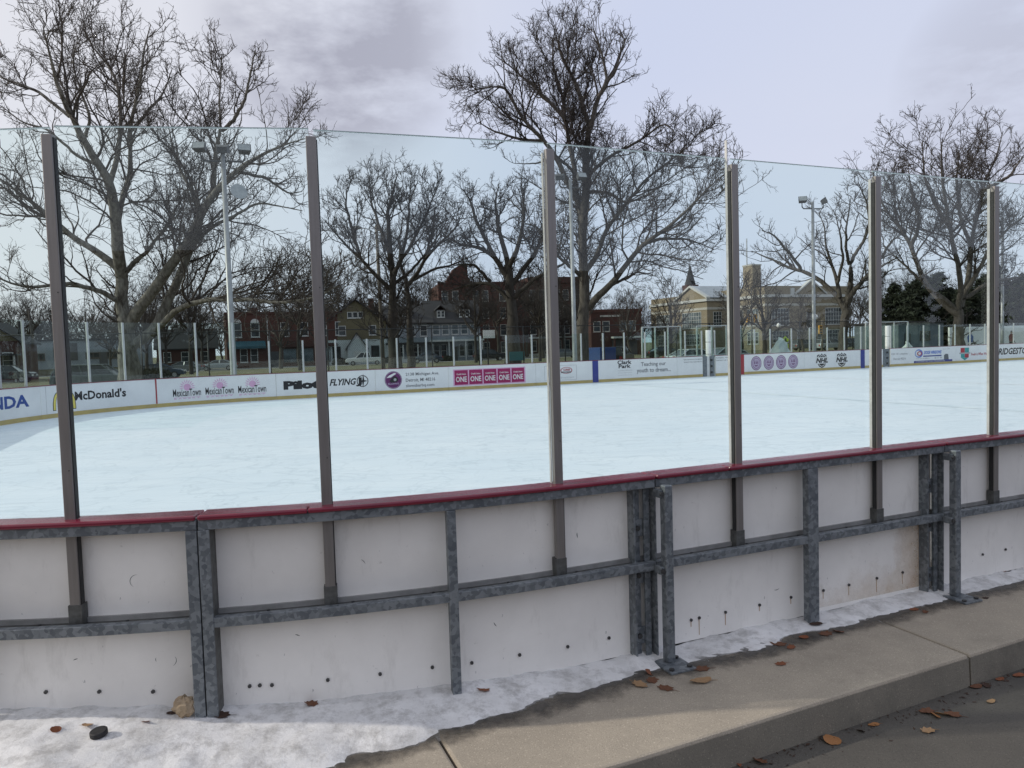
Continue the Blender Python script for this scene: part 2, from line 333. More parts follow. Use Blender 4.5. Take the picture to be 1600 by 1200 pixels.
# ------------------------------------------------------------------ kerb slabs along the near boards
kerb = thing('kerb', None, None); tag(kerb, 'concrete ledge and kerb under the near boards', None, None, 'structure')
def kerb_t(s): return 26.875 - max(0, s - 3.3) * 0.034 if s < 12 else 26.58
js = [-9.7, -6.6, -3.5, -0.46, 2.60, 5.64, 8.7, 11.8, 14.9, 18]
for a, b in zip(js, js[1:]):
    mb = MB(); n = 8
    for zt, zb in ((LEDGE, -.4),):
        vs = []
        for i in range(n + 1):
            s = a + .006 + (b - a - .012) * i / n
            ph = min(1.2, max(0, math.asin(max(-1, min(1, (T0 - s) / RC))) if s < T0 else 0))
            ti = (WID - .1 if s >= T0 else WID - RC + (RC - .1) * math.cos(ph)) - .05
            to = kerb_t(s)
            vs += [RK(s, ti, zt), RK(s, to, zt), RK(s, to + .012, zb), RK(s, ti, zb)]
        fs = []
        for i in range(n):
            p = 4 * i; r_ = p + 4; fs += [(p + k, p + (k + 1) % 4, r_ + (k + 1) % 4, r_ + k) for k in range(4)]
        fs += [(3, 2, 1, 0), tuple(4 * n + k for k in range(4))]
        mb.add(vs, fs)
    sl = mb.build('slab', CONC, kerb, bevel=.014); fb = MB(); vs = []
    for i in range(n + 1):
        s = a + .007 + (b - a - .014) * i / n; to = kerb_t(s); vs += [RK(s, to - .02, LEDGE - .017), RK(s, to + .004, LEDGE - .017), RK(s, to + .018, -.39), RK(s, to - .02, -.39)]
    fb.add(vs, fs).build('shaded_stained_face', KFACE, sl)  # thin darker skin: the kerb face's shade is painted in along with its stains

# ------------------------------------------------------------------ crusted snow along the near boards
from mathutils import noise as mnoise
EQ = [(-6, .7), (0, .75), (1.2, .70), (1.75, .52), (2.27, .37), (2.69, .25), (3.39, .16), (3.88, .09), (4.3, .15), (5.24, .11), (6.15, .08), (7.24, .05), (30, .05)]
LV = [(-6, .07), (.9, .068), (1.25, .05), (1.7, .005), (2.8, -.028), (3.6, -.058), (4.5, -.063), (5.7, -.055), (8, -.058), (30, -.058)]
def itp(tab, x):
    for (a, b), (c, d) in zip(tab, tab[1:]):
        if x <= c: return b + (d - b) * max(0, (x - a)) / (c - a)
    return tab[-1][1]
def snow_z(q, o):
    e = itp(EQ, q); lv = itp(LV, q); p = Vector((q * 1.0, o, 0))
    nz = mnoise.fractal(p * 5.5, .75, 2.1, 6); nf = mnoise.fractal(p * 26, .9, 2.0, 3)
    k = (o + .12) / (e + .12) + nz * .24
    h = (lv - LEDGE) * (1 - max(0, k) ** 2.2) + nz * (.011 + .006 * max(0, min(1, (q - 2.9) / 1.2))) + nf * .0055
    if o > .06: h -= .012 * max(0, min(1, (mnoise.noise(p * 2.3 + Vector((3, 9, 1))) - .1) * 3))
    return LEDGE + h if h > -.03 else LEDGE - .03
nq, no = 330, 36
vs = np.zeros((nq * no, 3)); k = 0
for i in range(nq):
    q = -2.2 + 11.2 * i / (nq - 1)
    for j in range(no):
        o = -.125 + .93 * (j / (no - 1)) ** 1.25
        p = NP(q, o, snow_z(q, o)); vs[k] = p; k += 1
ii, jj = np.meshgrid(np.arange(nq - 1), np.arange(no - 1), indexing='ij'); b0 = (ii * no + jj).ravel(); zq = np.maximum.reduce([vs[b0 + d_, 2] for d_ in (0, 1, no, no + 1)]); b0 = b0[zq > LEDGE - .008]
snow = link('snow', np_mesh('snow', vs, np.stack([b0, b0 + 1, b0 + no + 1, b0 + no], 1), SNOW)); tag(snow, 'crusted dirty snow piled along the foot of the near boards', None, None, 'stuff')
def damp_mat():
    m, nt, b = nodes('damp_dirt'); nt.links.new(ramp(nt, noise(nt, 30, 8, .75), .35, .65, (.035, .03, .026), (.11, .10, .085)), b.inputs['Base Color']); b.inputs['Roughness'].default_value = .45
    tr = N(nt, 'ShaderNodeBsdfTransparent'); mx_ = N(nt, 'ShaderNodeMixShader'); t = N(nt, 'ShaderNodeUVMap'); sp = N(nt, 'ShaderNodeSeparateXYZ'); nt.links.new(t.outputs[0], sp.inputs[0])
    mm = N(nt, 'ShaderNodeMath', operation='MULTIPLY_ADD'); nt.links.new(noise(nt, 7, 10, .75), mm.inputs[0]); mm.inputs[1].default_value = 1.6; nt.links.new(sp.outputs[0], mm.inputs[2]); m3 = N(nt, 'ShaderNodeMath', operation='MULTIPLY'); m3.inputs[1].default_value = .4; nt.links.new(mm.outputs[0], m3.inputs[0]); mm = m3
    nt.links.new(ramp(nt, mm.outputs[0], .44, .72, (0, 0, 0), (.85, .85, .85)), mx_.inputs[0]); nt.links.new(tr.outputs[0], mx_.inputs[1]); nt.links.new(b.outputs[0], mx_.inputs[2]); nt.links.new(mx_.outputs[0], nt.nodes['Material Output'].inputs[0]); return m
mb = MB(); uv = []; nq2, no2 = 160, 10
for i in range(nq2):
    q = 1.6 + 7.2 * i / (nq2 - 1); e = itp(EQ, q)
    for j in range(no2):
        x = j / (no2 - 1); o = e - .10 + .30 * x; mb.v.append(tuple(NP(q, min(o, .72), LEDGE + .003))); uv.append((1 - abs(x - .32) / .68 * 1.05, 0))
mb.f = [(i * no2 + j, (i + 1) * no2 + j, (i + 1) * no2 + j + 1, i * no2 + j + 1) for i in range(nq2 - 1) for j in range(no2 - 1)]
dm = mb.build('damp_dirt', damp_mat()); tag(dm, 'dark damp grit on the concrete along the snow edge', None, None, 'stuff'); ul = dm.data.uv_layers.new(name='UVMap')
for lp in dm.data.loops: ul.data[lp.index].uv = uv[lp.vertex_index]
def rest(u, v):                                          # point of the ledge or snow under a pixel
    z = LEDGE
    for _ in range(12):
        P = on(u, v, z); e = Vector((P.x - OX, P.y - OY)); s = e.x * DX + e.y * DY; t = e.x * DY - e.y * DX
        if s >= T0: q, o = s, t - WID
        else: ph = math.atan2(T0 - s, t - (WID - RC)); q, o = T0 - ph * RC, math.hypot(T0 - s, t - (WID - RC)) - RC
        zz = max(LEDGE, snow_z(q, o)) if t < kerb_t(s) else PAVZ
        z = z * .5 + zz * .5
    return on(u, v, z), q, o

# ------------------------------------------------------------------ near boards, seen from outside
ORD = ['first', 'second', 'third', 'fourth', 'fifth', 'sixth', 'seventh', 'eighth', 'ninth', 'tenth', 'eleventh', 'twelfth', 'thirteenth', 'fourteenth', 'fifteenth', 'sixteenth', 'seventeenth', 'eighteenth', 'nineteenth', 'twentieth']
JQ = [-5.65, -3.22, -.80, 1.555, 4.02, 6.43, 8.85, 11.3, 13.7, 16.1, 18.5]
SIDE = {2: 'curved white board section at the left edge, deep snow and puck at its foot', 3: 'curved white board section between the flat double post and the nearest brace',
        4: 'white board section with rust bleeding at its lower corner, between the two braced joints', 5: 'last white board section on the right, past the second braced joint'}
LOWB = {2: [.49, .75, 1.01, 1.27], 3: [1.74, 1.79, 1.85, 2.13, 2.4, 2.68, 2.9, 3.18, 3.48, 3.75], 4: [4.33, 4.39, 4.59, 4.86, 5.12, 5.40, 5.63, 5.89, 6.14], 5: [6.98, 7.24, 7.5, 7.8]}
BZ = [(.5, .155), (.75, .149), (1.27, .12), (2.13, .092), (2.9, .076), (3.75, .062), (4.33, .068), (5.12, .083), (6.14, .097), (6.98, .109), (9, .12)]
def bolt_mesh():
    mb = MB(); mb.tube([(0, 0, 0), (0, 0, .007)], .0095, 6); return mb.mesh('bolt', BOLT)
BOLTM = bolt_mesh()
def bolt_at(P, q, o, z, parent, org, s=1.0):
    c = P(q, o, z); nrm = (P(q, o + .1, z) - c).normalized()
    b = link('bolt', BOLTM, parent); b.rotation_euler = nrm.to_track_quat('Z', 'Y').to_euler(); b.location = c - org; b.scale = (s, s, s); return b
LIP = M('grey_lip', (.32, .32, .31), (.22, .22, .21), 9, .6, .2)
for j, (q0, q1) in enumerate(zip(JQ, JQ[1:])):
    vis = j in (2, 3, 4, 5); org = NP((q0 + q1) / 2, -.06, LEDGE)
    t = thing('dasher_board', SIDE.get(j, 'near white board section outside the photo, %s along from the left end' % ORD[j]), 'board', org, 0, 'near board sections')
    B = lambda: MB(org)
    a, b = q0 + .004, q1 - .004
    pn = B().pbox(NP, a, b, -.135, -.122, -.06, .975).build('panel', PANEL, t)
    B().pbox(NP, a, b, -.1475, -.1365, -.02, .13).build('kick_plate', YEL, t)
    cs = [a, q0 + .52, b] if j in (3, 4) else [a, b]
    for c0, c1 in zip(cs, cs[1:]):
        B().pbox(NP, c0 + .001, c1 - .001, -.079, .004, .9885, 1.0135).build('cap_rail', RED, t, bevel=.009)
    B().pbox(NP, a, b, -.175, -.088, .9885, 1.0075).build('cap_strip', RED, t, bevel=.006)
    B().pbox(NP, a, b, -.060, -.012, .94, .9875).build('top_rail', GALV, t, bevel=.003)
    B().pbox(NP, a, b, -.054, -.012, .456, .505).build('middle_rail', GALV, t, bevel=.003)
    B().pbox(NP, a, b, -.1215, -.0545, .478, .493).build('rail_shelf', SOCK, t)
    B().pbox(NP, a, b, -.1213, -.106, .4935, .518).build('shelf_lip', LIP, t)
    if not vis: continue
    wide = .043 if j == 4 else .024; qm = {2: .43, 3: 2.79, 4: 5.21, 5: 7.64}[j]
    B().pbox(NP, qm - wide, qm + wide, -.058, -.0085, -.075, .939).build('upright', GALV, t, bevel=.003)
    if j in (3, 2):
        x = q0 if j == 3 else q1 - .058                  # flat angle posts standing side by side
        B().pbox(NP, x + .003, x + .055, -.018, -.006, -.085, .939).build('end_post', GALV, t, bevel=.002)
        B().pbox(NP, x + .049, x + .055, -.121, -.0185, -.085, .939).build('post_flange', SOCK, t)
    if j in (3, 4):                                      # bolted channel at the braced joint
        x = q1 - .004
        B().pbox(NP, x - .122, x - .112, -.1215, -.05, -.06, .939).build('joint_flange', GALV, t)
        B().pbox(NP, x - .111, x - .062, -.1, -.088, -.06, .939).build('joint_plate', GALV, t)
        B().pbox(NP, x - .05, x - .012, -.07, -.058, -.06, .939).build('joint_strip', GALV, t)
        for z in (.06, .42, .70): 
            B().pbox(NP, x - .112, x - .03, -.087, -.076, z - .05, z + .05).build('joint_tab', GALV, t); bolt_at(NP, x - .085, -.0755, z, t, org, 1.7)
    if j in (4, 5):
        B().pbox(NP, q0 + .004, q0 + .012, -.1215, -.03, -.06, .939).build('joint_flange', GALV, t)
    for qb in LOWB[j]:
        zb = itp(BZ, qb) + rnd.uniform(-.004, .004)
        bolt_at(NP, qb, -.1215, zb, t, org, 1.05)
        if j == 4:
            B().pbox(NP, qb - .0022, qb + .0022, -.1218, -.1209, zb - rnd.uniform(.04, .11), zb - .009).build('rust_streak', RUST, pn)
    for qb in [q0 + .3 + .42 * i for i in range(5)]: bolt_at(NP, qb, -.0885, .4931, t, org, .9).rotation_euler = (0, 0, 0)
# rust bleeding over the lower corner of the third section
def rust_mat():
    m, nt, b = nodes('rust_bleed')
    n1 = noise(nt, 7, 9, .7); c = ramp(nt, n1, .3, .7, (.66, .57, .43), (.50, .30, .13)); nt.links.new(c, b.inputs['Base Color']); b.inputs['Roughness'].default_value = .7
    tr = N(nt, 'ShaderNodeBsdfTransparent'); mx_ = N(nt, 'ShaderNodeMixShader'); out = nt.nodes['Material Output']
    t = N(nt, 'ShaderNodeUVMap'); sp = N(nt, 'ShaderNodeSeparateXYZ'); nt.links.new(t.outputs[0], sp.inputs[0])
    mm = N(nt, 'ShaderNodeMath', operation='MULTIPLY_ADD'); nt.links.new(noise(nt, 9, 9, .75), mm.inputs[0]); mm.inputs[1].default_value = 1.3; nt.links.new(sp.outputs[0], mm.inputs[2]); m3 = N(nt, 'ShaderNodeMath', operation='MULTIPLY'); m3.inputs[1].default_value = .4; nt.links.new(mm.outputs[0], m3.inputs[0]); mm = m3
    nt.links.new(ramp(nt, mm.outputs[0], .30, .80, (0, 0, 0), (.6, .6, .6)), mx_.inputs[0])
    nt.links.new(tr.outputs[0], mx_.inputs[1]); nt.links.new(b.outputs[0], mx_.inputs[2]); nt.links.new(mx_.outputs[0], out.inputs[0]); return m
RUSTB = rust_mat()
b4 = [o for o in COL.objects if o.name.startswith('dasher_board')][4]; org4 = Vector(b4.location); pan4 = [c for c in b4.children if c.name.startswith('panel')][0]
mb = MB(org4); uv = []
for i in range(13):
    for jx in range(9):
        q = 5.28 + 1.03 * i / 12; z = -.03 + .46 * jx / 8; mb.v.append(tuple(NP(q, -.1208, z) - org4)); uv.append((max(0, (i / 12 - .72) * 4.2, ((1 - jx / 8) * 1.9 - .9) * (.35 + .65 * i / 12)) , 0))
mb.f = [(i * 9 + jx, (i + 1) * 9 + jx, (i + 1) * 9 + jx + 1, i * 9 + jx + 1) for i in range(12) for jx in range(8)]
ro = mb.build('rust_stain', RUSTB, pan4); ul = ro.data.uv_layers.new(name='UVMap')
for lp in ro.data.loops: ul.data[lp.index].uv = uv[lp.vertex_index]

# scuffs left by sticks and boots on the outside of the panels
def scuff(sec, q, z, r, a0, a1, w=.0012):
    root = [o for o in COL.objects if o.name.startswith('dasher_board')][sec]; pn_ = [c for c in root.children if c.name.startswith('panel')][0]; org_ = Vector(root.location); m_ = MB(org_); vs = []
    for i in range(11):
        a = R(a0 + (a1 - a0) * i / 10); k_ = w * math.sin(math.pi * (i + .5) / 11)
        vs += [NP(q + (r - k_) * math.cos(a), -.1214, z + (r - k_) * math.sin(a)), NP(q + (r + k_) * math.cos(a), -.1214, z + (r + k_) * math.sin(a))]
    m_.add(vs, [(2 * i, 2 * i + 1, 2 * i + 3, 2 * i + 2) for i in range(10)]).build('scuff_mark', BLACK, pn_)
for a in ((2, 1.22, .68, .032, 80, 240), (2, 1.36, .27, .03, -70, 40), (2, 1.31, .28, .02, 150, 215), (2, .93, .22, .09, 100, 115, .002), (3, 2.3, .66, .05, 20, 60), (3, 3.1, .3, .07, 200, 225, .002), (4, 4.75, .75, .05, 95, 130), (4, 5.0, .2, .05, 250, 300, .002), (3, 3.62, .7, .06, 170, 200, .0025), (3, 1.95, .25, .1, 60, 75, .002)): scuff(*a)
# braces at the joints
for q, lab in ((4.05, 'square galvanised brace with bolted foot plate, nearest joint, leaves round its foot'), (6.45, 'square galvanised brace with bolted foot plate, farther joint at the right')):
    org = NP(q, .1, LEDGE); t = thing('brace_post', lab, 'brace', org, 0, 'braces bolted behind the near boards')
    B = lambda: MB(org)
    B().pbox(NP, q - .027, q + .027, .022, .076, LEDGE + .013, .962).build('post', GALV, t, bevel=.007)
    B().pbox(NP, q - .085, q + .085, .0, .19, LEDGE + .001, LEDGE + .013).build('foot_plate', GALV, t, bevel=.002)
    for z in (.915, .47):
        B().pbox(NP, q - .052, q - .028, -.0055, .06, z - .022, z + .022).build('bracket', GALV, t, bevel=.002)
        bolt_at(NP, q - .04, .0605, z, t, org, 1.5)
    for dq, do in ((-.06, .16), (.06, .16), (.06, .03)):
        b = link('foot_bolt', BOLTM, t, NP(q + dq, do, LEDGE + .013) - org); b.scale = (1.6,) * 3

# aluminium stanchions and the tall panes between them
SQ = [-1.46, -.26, .948, 2.166, 3.428, 4.669, 5.86, 7.05, 8.24, 9.44]
SL = ['second aluminium glass post beyond the left edge of the photo', 'first aluminium glass post beyond the left edge of the photo', 'leftmost tall aluminium glass post in the photo, black gasket down its right edge', 'second tall aluminium glass post from the left',
      'third tall aluminium glass post, in front of the big middle tree', 'fourth tall aluminium glass post, a white strip sticking up above it', 'fifth tall aluminium glass post, right of the school', 'sixth aluminium glass post, rightmost in the photo',
      'first aluminium glass post beyond the right edge of the photo', 'second aluminium glass post beyond the right edge of the photo']
for i, q in enumerate(SQ):
    org = NP(q, -.088, .494); t = thing('glass_post', SL[i], 'post', org, 0, 'posts holding the near glass')
    B = lambda: MB(org)
    B().pbox(NP, q - .0255, q + .0255, -.100, -.0635, .497, 2.84).build('post', ALU, t, bevel=.004)
    B().pbox(NP, q - .033, q + .033, -.1175, -.0612, .4935, .595).build('socket', SOCK, t, bevel=.002)
    if i in (2, 3): B().pbox(NP, q + .026, q + .0295, -.102, -.072, 1.013, 2.825).build('gasket', BLACK, t)
    else:
        B().pbox(NP, q + .0265, q + .0315, -.118, -.098, 1.013, 2.825).build('gasket', WSTRIP if i == 4 else BLACK, t)
        B().pbox(NP, q - .0315, q - .0265, -.118, -.098, 1.013, 2.99 if i == 5 else 2.825).build('gasket', WSTRIP, t)
    if i >= 5: B().pbox(NP, q - .0305, q - .0268, -.096, -.07, 1.013, 2.8).build('seal', BLACK, t)
    B().pbox(NP, q + .026, q + .030, -.10, -.07, .596, .93).build('lower_gasket', BLACK, t)
    if i >= 5: B().pbox(NP, q - .030, q - .026, -.10, -.07, .596, .93).build('lower_gasket', BLACK, t)
    for z in (1.25, 2.1): bolt_at(NP, q + .012, -.0632, z, t, org, .35)
PL = ['tall glass shield wholly beyond the left edge of the photo', 'tall glass shield cut off by the left edge of the photo', 'tall glass shield with the big sycamore behind it', 'wide tall glass shield between the second and third posts', 'tall glass shield with the middle tree and steeple behind it',
      'tall smeared glass shield with the school behind it', 'narrow glass shield between the fifth and sixth posts', 'glass shield cut off by the right edge of the photo', 'glass shield wholly beyond the right edge of the photo']
GEDGE = flat('polished_glass_edge', (.42, .52, .52), .15)
for i, (qa, qb) in enumerate(zip(SQ, SQ[1:])):
    org = NP((qa + qb) / 2, -.124, 1.0125)
    g = MB(org).pbox(NP, qa + .012, qb - .012, -.130, -.119, 1.013, 2.882 + (.006 if i == 2 else 0), 1).build('glass_shield', GLASS, None, loc=org)
    tag(g, PL[i], 'glass shield', 'near glass shields')
    MB(org).pbox(NP, qa + .012, qb - .012, -.130, -.119, 2.8835 + (.006 if i == 2 else 0), 2.888 + (.006 if i == 2 else 0), 1).build('polished_edge', GEDGE, g)
# near inner faces carry print that the far glass mirrors

# ------------------------------------------------------------------ print on the boards
def text_data(s, bold=0.0, shear=0.0):
    cu = bpy.data.curves.new('print', 'FONT'); cu.body = s; cu.offset = bold; cu.shear = shear; cu.resolution_u = 2
    cu.align_x = 'LEFT'; o = bpy.data.objects.new('print', cu); COL.objects.link(o)
    dg = bpy.context.evaluated_depsgraph_get(); me = o.evaluated_get(dg).to_mesh()
    v = [tuple(p.co) for p in me.vertices]; f = [tuple(p.vertices) for p in me.polygons]
    o.evaluated_get(dg).to_mesh_clear(); bpy.data.objects.remove(o); bpy.data.curves.remove(cu); return v, f
TCACHE = {}
def lettering(s, q0, q1, z0, z1, mat, parent, org, P=FP, o=-.0035, bold=0.0, shear=0.0, name='lettering'):
    key = (s, bold, shear)
    if key not in TCACHE: TCACHE[key] = text_data(s, bold, shear)
    v, f = TCACHE[key]; xs = [p[0] for p in v]; ys = [p[1] for p in v]; x0, x1, y0, y1 = min(xs), max(xs), min(ys), max(ys)
    mb = MB(org); mb.add([P(q0 + (p[0] - x0) / (x1 - x0) * (q1 - q0), o, z0 + (p[1] - y0) / (y1 - y0) * (z1 - z0)) for p in v], f)
    return mb.build(name, mat, parent)
def poly(pts, mat, parent, org, P=FP, o=-.003, name='print'):
    return MB(org).add([P(a, o, b) for a, b in pts], [tuple(range(len(pts)))]).build(name, mat, parent)
def disc(q, z, rq, rz, mat, parent, org, o=-.003, n=28, r_in=0, name='emblem', a0=0, a1=360):
    mb = MB(org); an = [R(a0 + (a1 - a0) * i / n) for i in range(n + (0 if a1 - a0 == 360 and not r_in else 1))]
    if r_in:
        vs = []
        for a in an: vs += [FP(q + rq * math.cos(a), o, z + rz * math.sin(a)), FP(q + rq * r_in * math.cos(a), o, z + rz * r_in * math.sin(a))]
        mb.add(vs, [(2 * i, 2 * i + 1, 2 * i + 3, 2 * i + 2) for i in range(len(an) - 1)])
    else: mb.add([FP(q + rq * math.cos(a), o, z + rz * math.sin(a)) for a in an], [tuple(range(len(an)))])
    return mb.build(name, mat, parent)
def rect(q0, q1, z0, z1, mat, parent, org, o=-.003, name='print'): return MB(org).pbox(FP, q0, q1, o, -.0005, z0, z1).build(name, mat, parent)

FARB = []
def far_board(q0, q1, label, tall=False):
    org = FP((q0 + q1) / 2, .05, 0); t = thing('dasher_board', label, 'board', org, 0, 'far board sections')
    a, b = q0 + .005, q1 - .005
    MB(org).pbox(FP, a, b, 0, .03, .132, 1.0).build('panel', BOARD, t); MB(org).pbox(FP, a, b, -.008, .03, 0.0, .13).build('kick_plate', YEL, t)
    MB(org).pbox(FP, a, b, -.012, .11, 1.0005, 1.022).build('cap_rail', RED, t)
    MB(org).pbox(FP, a, b, .031, .08, .92, .995).build('top_rail', GALV, t)
    return t, org
far_board(-16.2, -8.42, 'white board of the rink\'s end, beyond the photo\'s left edge')
t, g = far_board(-8.4, -4.2, 'white far board with large blue serif lettering, cut by the left edge')
lettering('HONDA', -7.35, -4.66, .43, .80, BLUE, t, g, bold=.035)
t, g = far_board(-4.2, -.09, 'white far board with yellow arch emblem and bold black lettering')
def arch(q, z0, z1, w, mat, th, o):
    n = 16; vs = []; mb = MB(g)
    for i in range(n + 1):
        a = math.pi * i / n; x, y = -math.cos(a), math.sin(a) ** .75
        vs += [FP(q + x * w, o, z0 + (z1 - z0) * y), FP(q + x * (w - th), o, z0 + (z1 - z0 - th * 1.1) * y)]
    mb.add(vs, [(2 * i, 2 * i + 1, 2 * i + 3, 2 * i + 2) for i in range(n)]); mb.build('emblem', mat, t)
for c in (-3.53, -3.13): arch(c, .215, .80, .23, INK, .12, -.003); arch(c, .235, .775, .205, YELP, .08, -.005)
lettering("McDonald's", -2.93, -1.11, .47, .77, INK, t, g, bold=.03)
rect(-4.0, -3.99, .14, .99, LGINK, t, g, name='seam')
t, g = far_board(-.09, 4.2, 'white far board with three pink sunbursts over dark lettering, thin red line beside it')
rect(-.08, -.03, .135, .998, REDL, t, g, name='goal_line_mark')
for a, b in ((.52, 1.5), (1.66, 2.66), (2.82, 3.83)):
    lettering('MexicanTown', a, b, .33, .60, INK, t, g, bold=.012); lettering('B A K E R Y', a + .03, b - .03, .235, .275, PINK, t, g, bold=.03)
    rect(a + .02, b - .02, .285, .297, PINK, t, g); c = (a + b) / 2 + .02
    disc(c, .66, .13, .13, PINK, t, g)
    for i in range(11):
        an = R(-10 + 20 * i); p = [(c + math.cos(an) * r_ + math.sin(an) * e, .66 + math.sin(an) * r_ - math.cos(an) * e) for r_, e in ((.15, -.014), (.22, -.024), (.29, .0), (.22, .012), (.15, .014))]
        poly(p, PINK, t, g, name='sun_ray')
t, g = far_board(4.2, 8.05, 'white far board with heavy black and slanted black lettering, ringed star at the end')
lettering('Pilot', 4.47, 5.86, .36, .70, INK, t, g, bold=.07); lettering('FLYING', 6.22, 7.28, .43, .70, INK, t, g, bold=.03, shear=.3); lettering('J', 7.26, 7.5, .36, .72, INK, t, g, bold=.03)
disc(7.53, .565, .235, .235, INK, t, g, r_in=.86); poly([(7.56, .86), (7.60, .6), (7.74, .565), (7.59, .53), (7.54, .3), (7.51, .53), (7.38, .565), (7.52, .6)], INK, t, g, o=-.005)
t, g = far_board(8.05, 11.15, 'white far board with round purple train emblem and grey address lines')
disc(8.79, .55, .36, .36, PURP, t, g); disc(8.79, .55, .34, .34, LILAC, t, g, o=-.0045, r_in=.955)
poly([(8.50, .64), (8.62, .74), (8.84, .84), (8.92, .80), (8.78, .72), (8.70, .66)], WHITE, t, g, o=-.005); poly([(8.62, .5), (8.72, .64), (8.86, .72), (8.98, .62), (8.99, .5), (8.86, .44), (8.7, .44)], INK, t, g, o=-.005)
disc(8.86, .56, .06, .06, LGINK, t, g, o=-.006, n=12); lettering('SLOWS', 8.56, 9.02, .36, .43, LILAC, t, g, o=-.006, bold=.02)
for i, s in enumerate(('2138 Michigan Ave.', 'Detroit, MI 48216', 'slowsbarbq.com')): lettering(s, 9.31, (10.74, 10.57, 10.52)[i], .66 - .235 * i, .82 - .235 * i, GINK, t, g, bold=.012)
t, g = far_board(11.15, 15.2, 'white far board with a row of five magenta squares lettered in white')
rect(11.36, 14.70, .17, .87, PINK, t, g, -.0025, 'frame')
for i in range(5):
    a = 11.42 + .655 * i; rect(a, a + .60, .215, .83, MAG, t, g, -.004, 'square'); lettering('ONE', a + .055, a + .545, .33, .56, WHITE, t, g, o=-.0055, bold=.02); lettering('Credit Union', a + .09, a + .51, .63, .70, WHITE, t, g, o=-.0055, bold=.02)
t, g = far_board(15.2, 18.05, 'white far board with a thin grey outlined box and small red and black oval')
for a, b, c, d in ((15.63, 17.24, .84, .852), (15.63, 17.24, .19, .202), (15.63, 15.645, .202, .84), (17.225, 17.24, .202, .84)): rect(a, b, c, d, LGINK, t, g)
disc(16.72, .62, .30, .15, REDP, t, g, r_in=.86); lettering('GR8', 16.56, 16.9, .60, .70, REDP, t, g, bold=.03); lettering('HOCKEY', 16.45, 16.98, .50, .58, INK, t, g, bold=.04)
lettering('LOVE OF HOCKEY', 16.0, 17.1, .26, .33, LGINK, t, g)
t, g = far_board(18.05, 22.7, 'white far board with a wide dark blue stripe and black serif park lettering')
rect(18.06, 18.36, .01, .998, NAVY, t, g, -.0095, 'blue_stripe')
lettering('Clark', 19.38, 20.15, .78, .97, INK, t, g, bold=.03); lettering('Park', 19.44, 20.1, .60, .78, INK, t, g, bold=.03)
for i, s in enumerate(('COALITION', 'www. clark park', 'clarkparkdetroit.org')): lettering(s, 19.4, 20.16, .47 - .11 * i, .52 - .11 * i, LGINK, t, g)
lettering('Teaching our', 20.66, 22.05, .60, .84, GINK, t, g, bold=.012); lettering('youth to dream...', 20.42, 22.33, .30, .56, GINK, t, g, bold=.012)
t, g = far_board(22.7, 24.2, 'short white far board with small grey quotation, before the open gate gap')
lettering('"EDUCATION IS THE MOST', 23.07, 24.17, .84, .90, GINK, t, g, bold=.01); lettering('WHICH YOU CAN USE TO', 23.09, 24.17, .72, .78, GINK, t, g, bold=.01)
t, g = far_board(24.98, 26.42, 'short white far board with small grey quotation, after the open gate gap')
lettering('POWERFUL WEAPON', 25.0, 26.0, .86, .92, GINK, t, g, bold=.01); lettering('CHANGE THE WORLD"', 25.0, 26.05, .74, .80, GINK, t, g, bold=.01)
t, g = far_board(26.42, 30.7, 'white far board with a red stripe and four round purple crests')
rect(26.43, 26.73, .01, .998, REDL, t, g, -.0095, 'red_stripe')
for c in (27.5, 28.31, 29.12, 29.92):
    disc(c, .54, .335, .36, PURP, t, g); disc(c, .54, .305, .33, LILAC, t, g, o=-.0045); disc(c, .54, .24, .27, PURP, t, g, o=-.006, r_in=.92)
    for e in (-.1, 0, .1): poly([(c + e - .035, .52), (c + e, .72), (c + e + .035, .52)], PURP, t, g, o=-.006)
    poly([(c - .13, .48), (c - .05, .38), (c + .05, .38), (c + .13, .48), (c + .04, .44), (c - .04, .44)], PURP, t, g, o=-.006)
t, g = far_board(30.7, 34.66, 'white far board with two black and white shield crests')
for c in (31.88, 33.29):
    sh = [(-.33, .80), (-.2, .86), (-.1, .80), (0, .90), (.1, .80), (.2, .86), (.33, .80), (.33, .42), (.2, .22), (0, .13), (-.2, .22), (-.33, .42)]
    poly([(c + a, z) for a, z in sh], INK, t, g); poly([(c + a * .84, .52 + (z - .52) * .84) for a, z in sh], WHITE, t, g, o=-.0045)
    poly([(c + a * .74, .52 + (z - .52) * .74) for a, z in sh], INK, t, g, o=-.0055)
    poly([(c - .45, .36), (c - .40, .70), (c + .48, .70), (c + .42, .36)], WHITE, t, g, o=-.0065); lettering('NHL', c - .41, c + .43, .40, .66, INK, t, g, o=-.008, bold=.05, shear=.25)
t, g = far_board(34.66, 36.34, 'short white far board with dark blue stripe and one round crest')
rect(34.67, 34.97, .01, .998, NAVY, t, g, -.0095, 'blue_stripe'); disc(35.8, .55, .36, .36, PURP, t, g); disc(35.8, .55, .29, .29, LILAC, t, g, o=-.0045); lettering('DC', 35.62, 35.98, .45, .65, PURP, t, g, o=-.006, bold=.05)
t, g = far_board(36.92, 42.2, 'white far board with grey address and blue window advertisement over a blue bar')
lettering('1201 W. Lafayette', 37.0, 38.25, .62, .74, GINK, t, g); lettering('Detroit 48216', 37.15, 38.1, .36, .48, GINK, t, g)
disc(39.15, .66, .32, .24, LBLUE, t, g); disc(39.1, .66, .22, .17, WHITE, t, g, o=-.0045); disc(39.2, .66, .2, .13, REDP, t, g, o=-.006, r_in=.6)
lettering('DOOR WINDOWS', 39.55, 41.0, .60, .80, LBLUE, t, g, bold=.05, shear=.35); rect(39.5, 41.0, .46, .53, NAVY, t, g); rect(38.75, 41.9, .13, .25, NAVY, t, g)
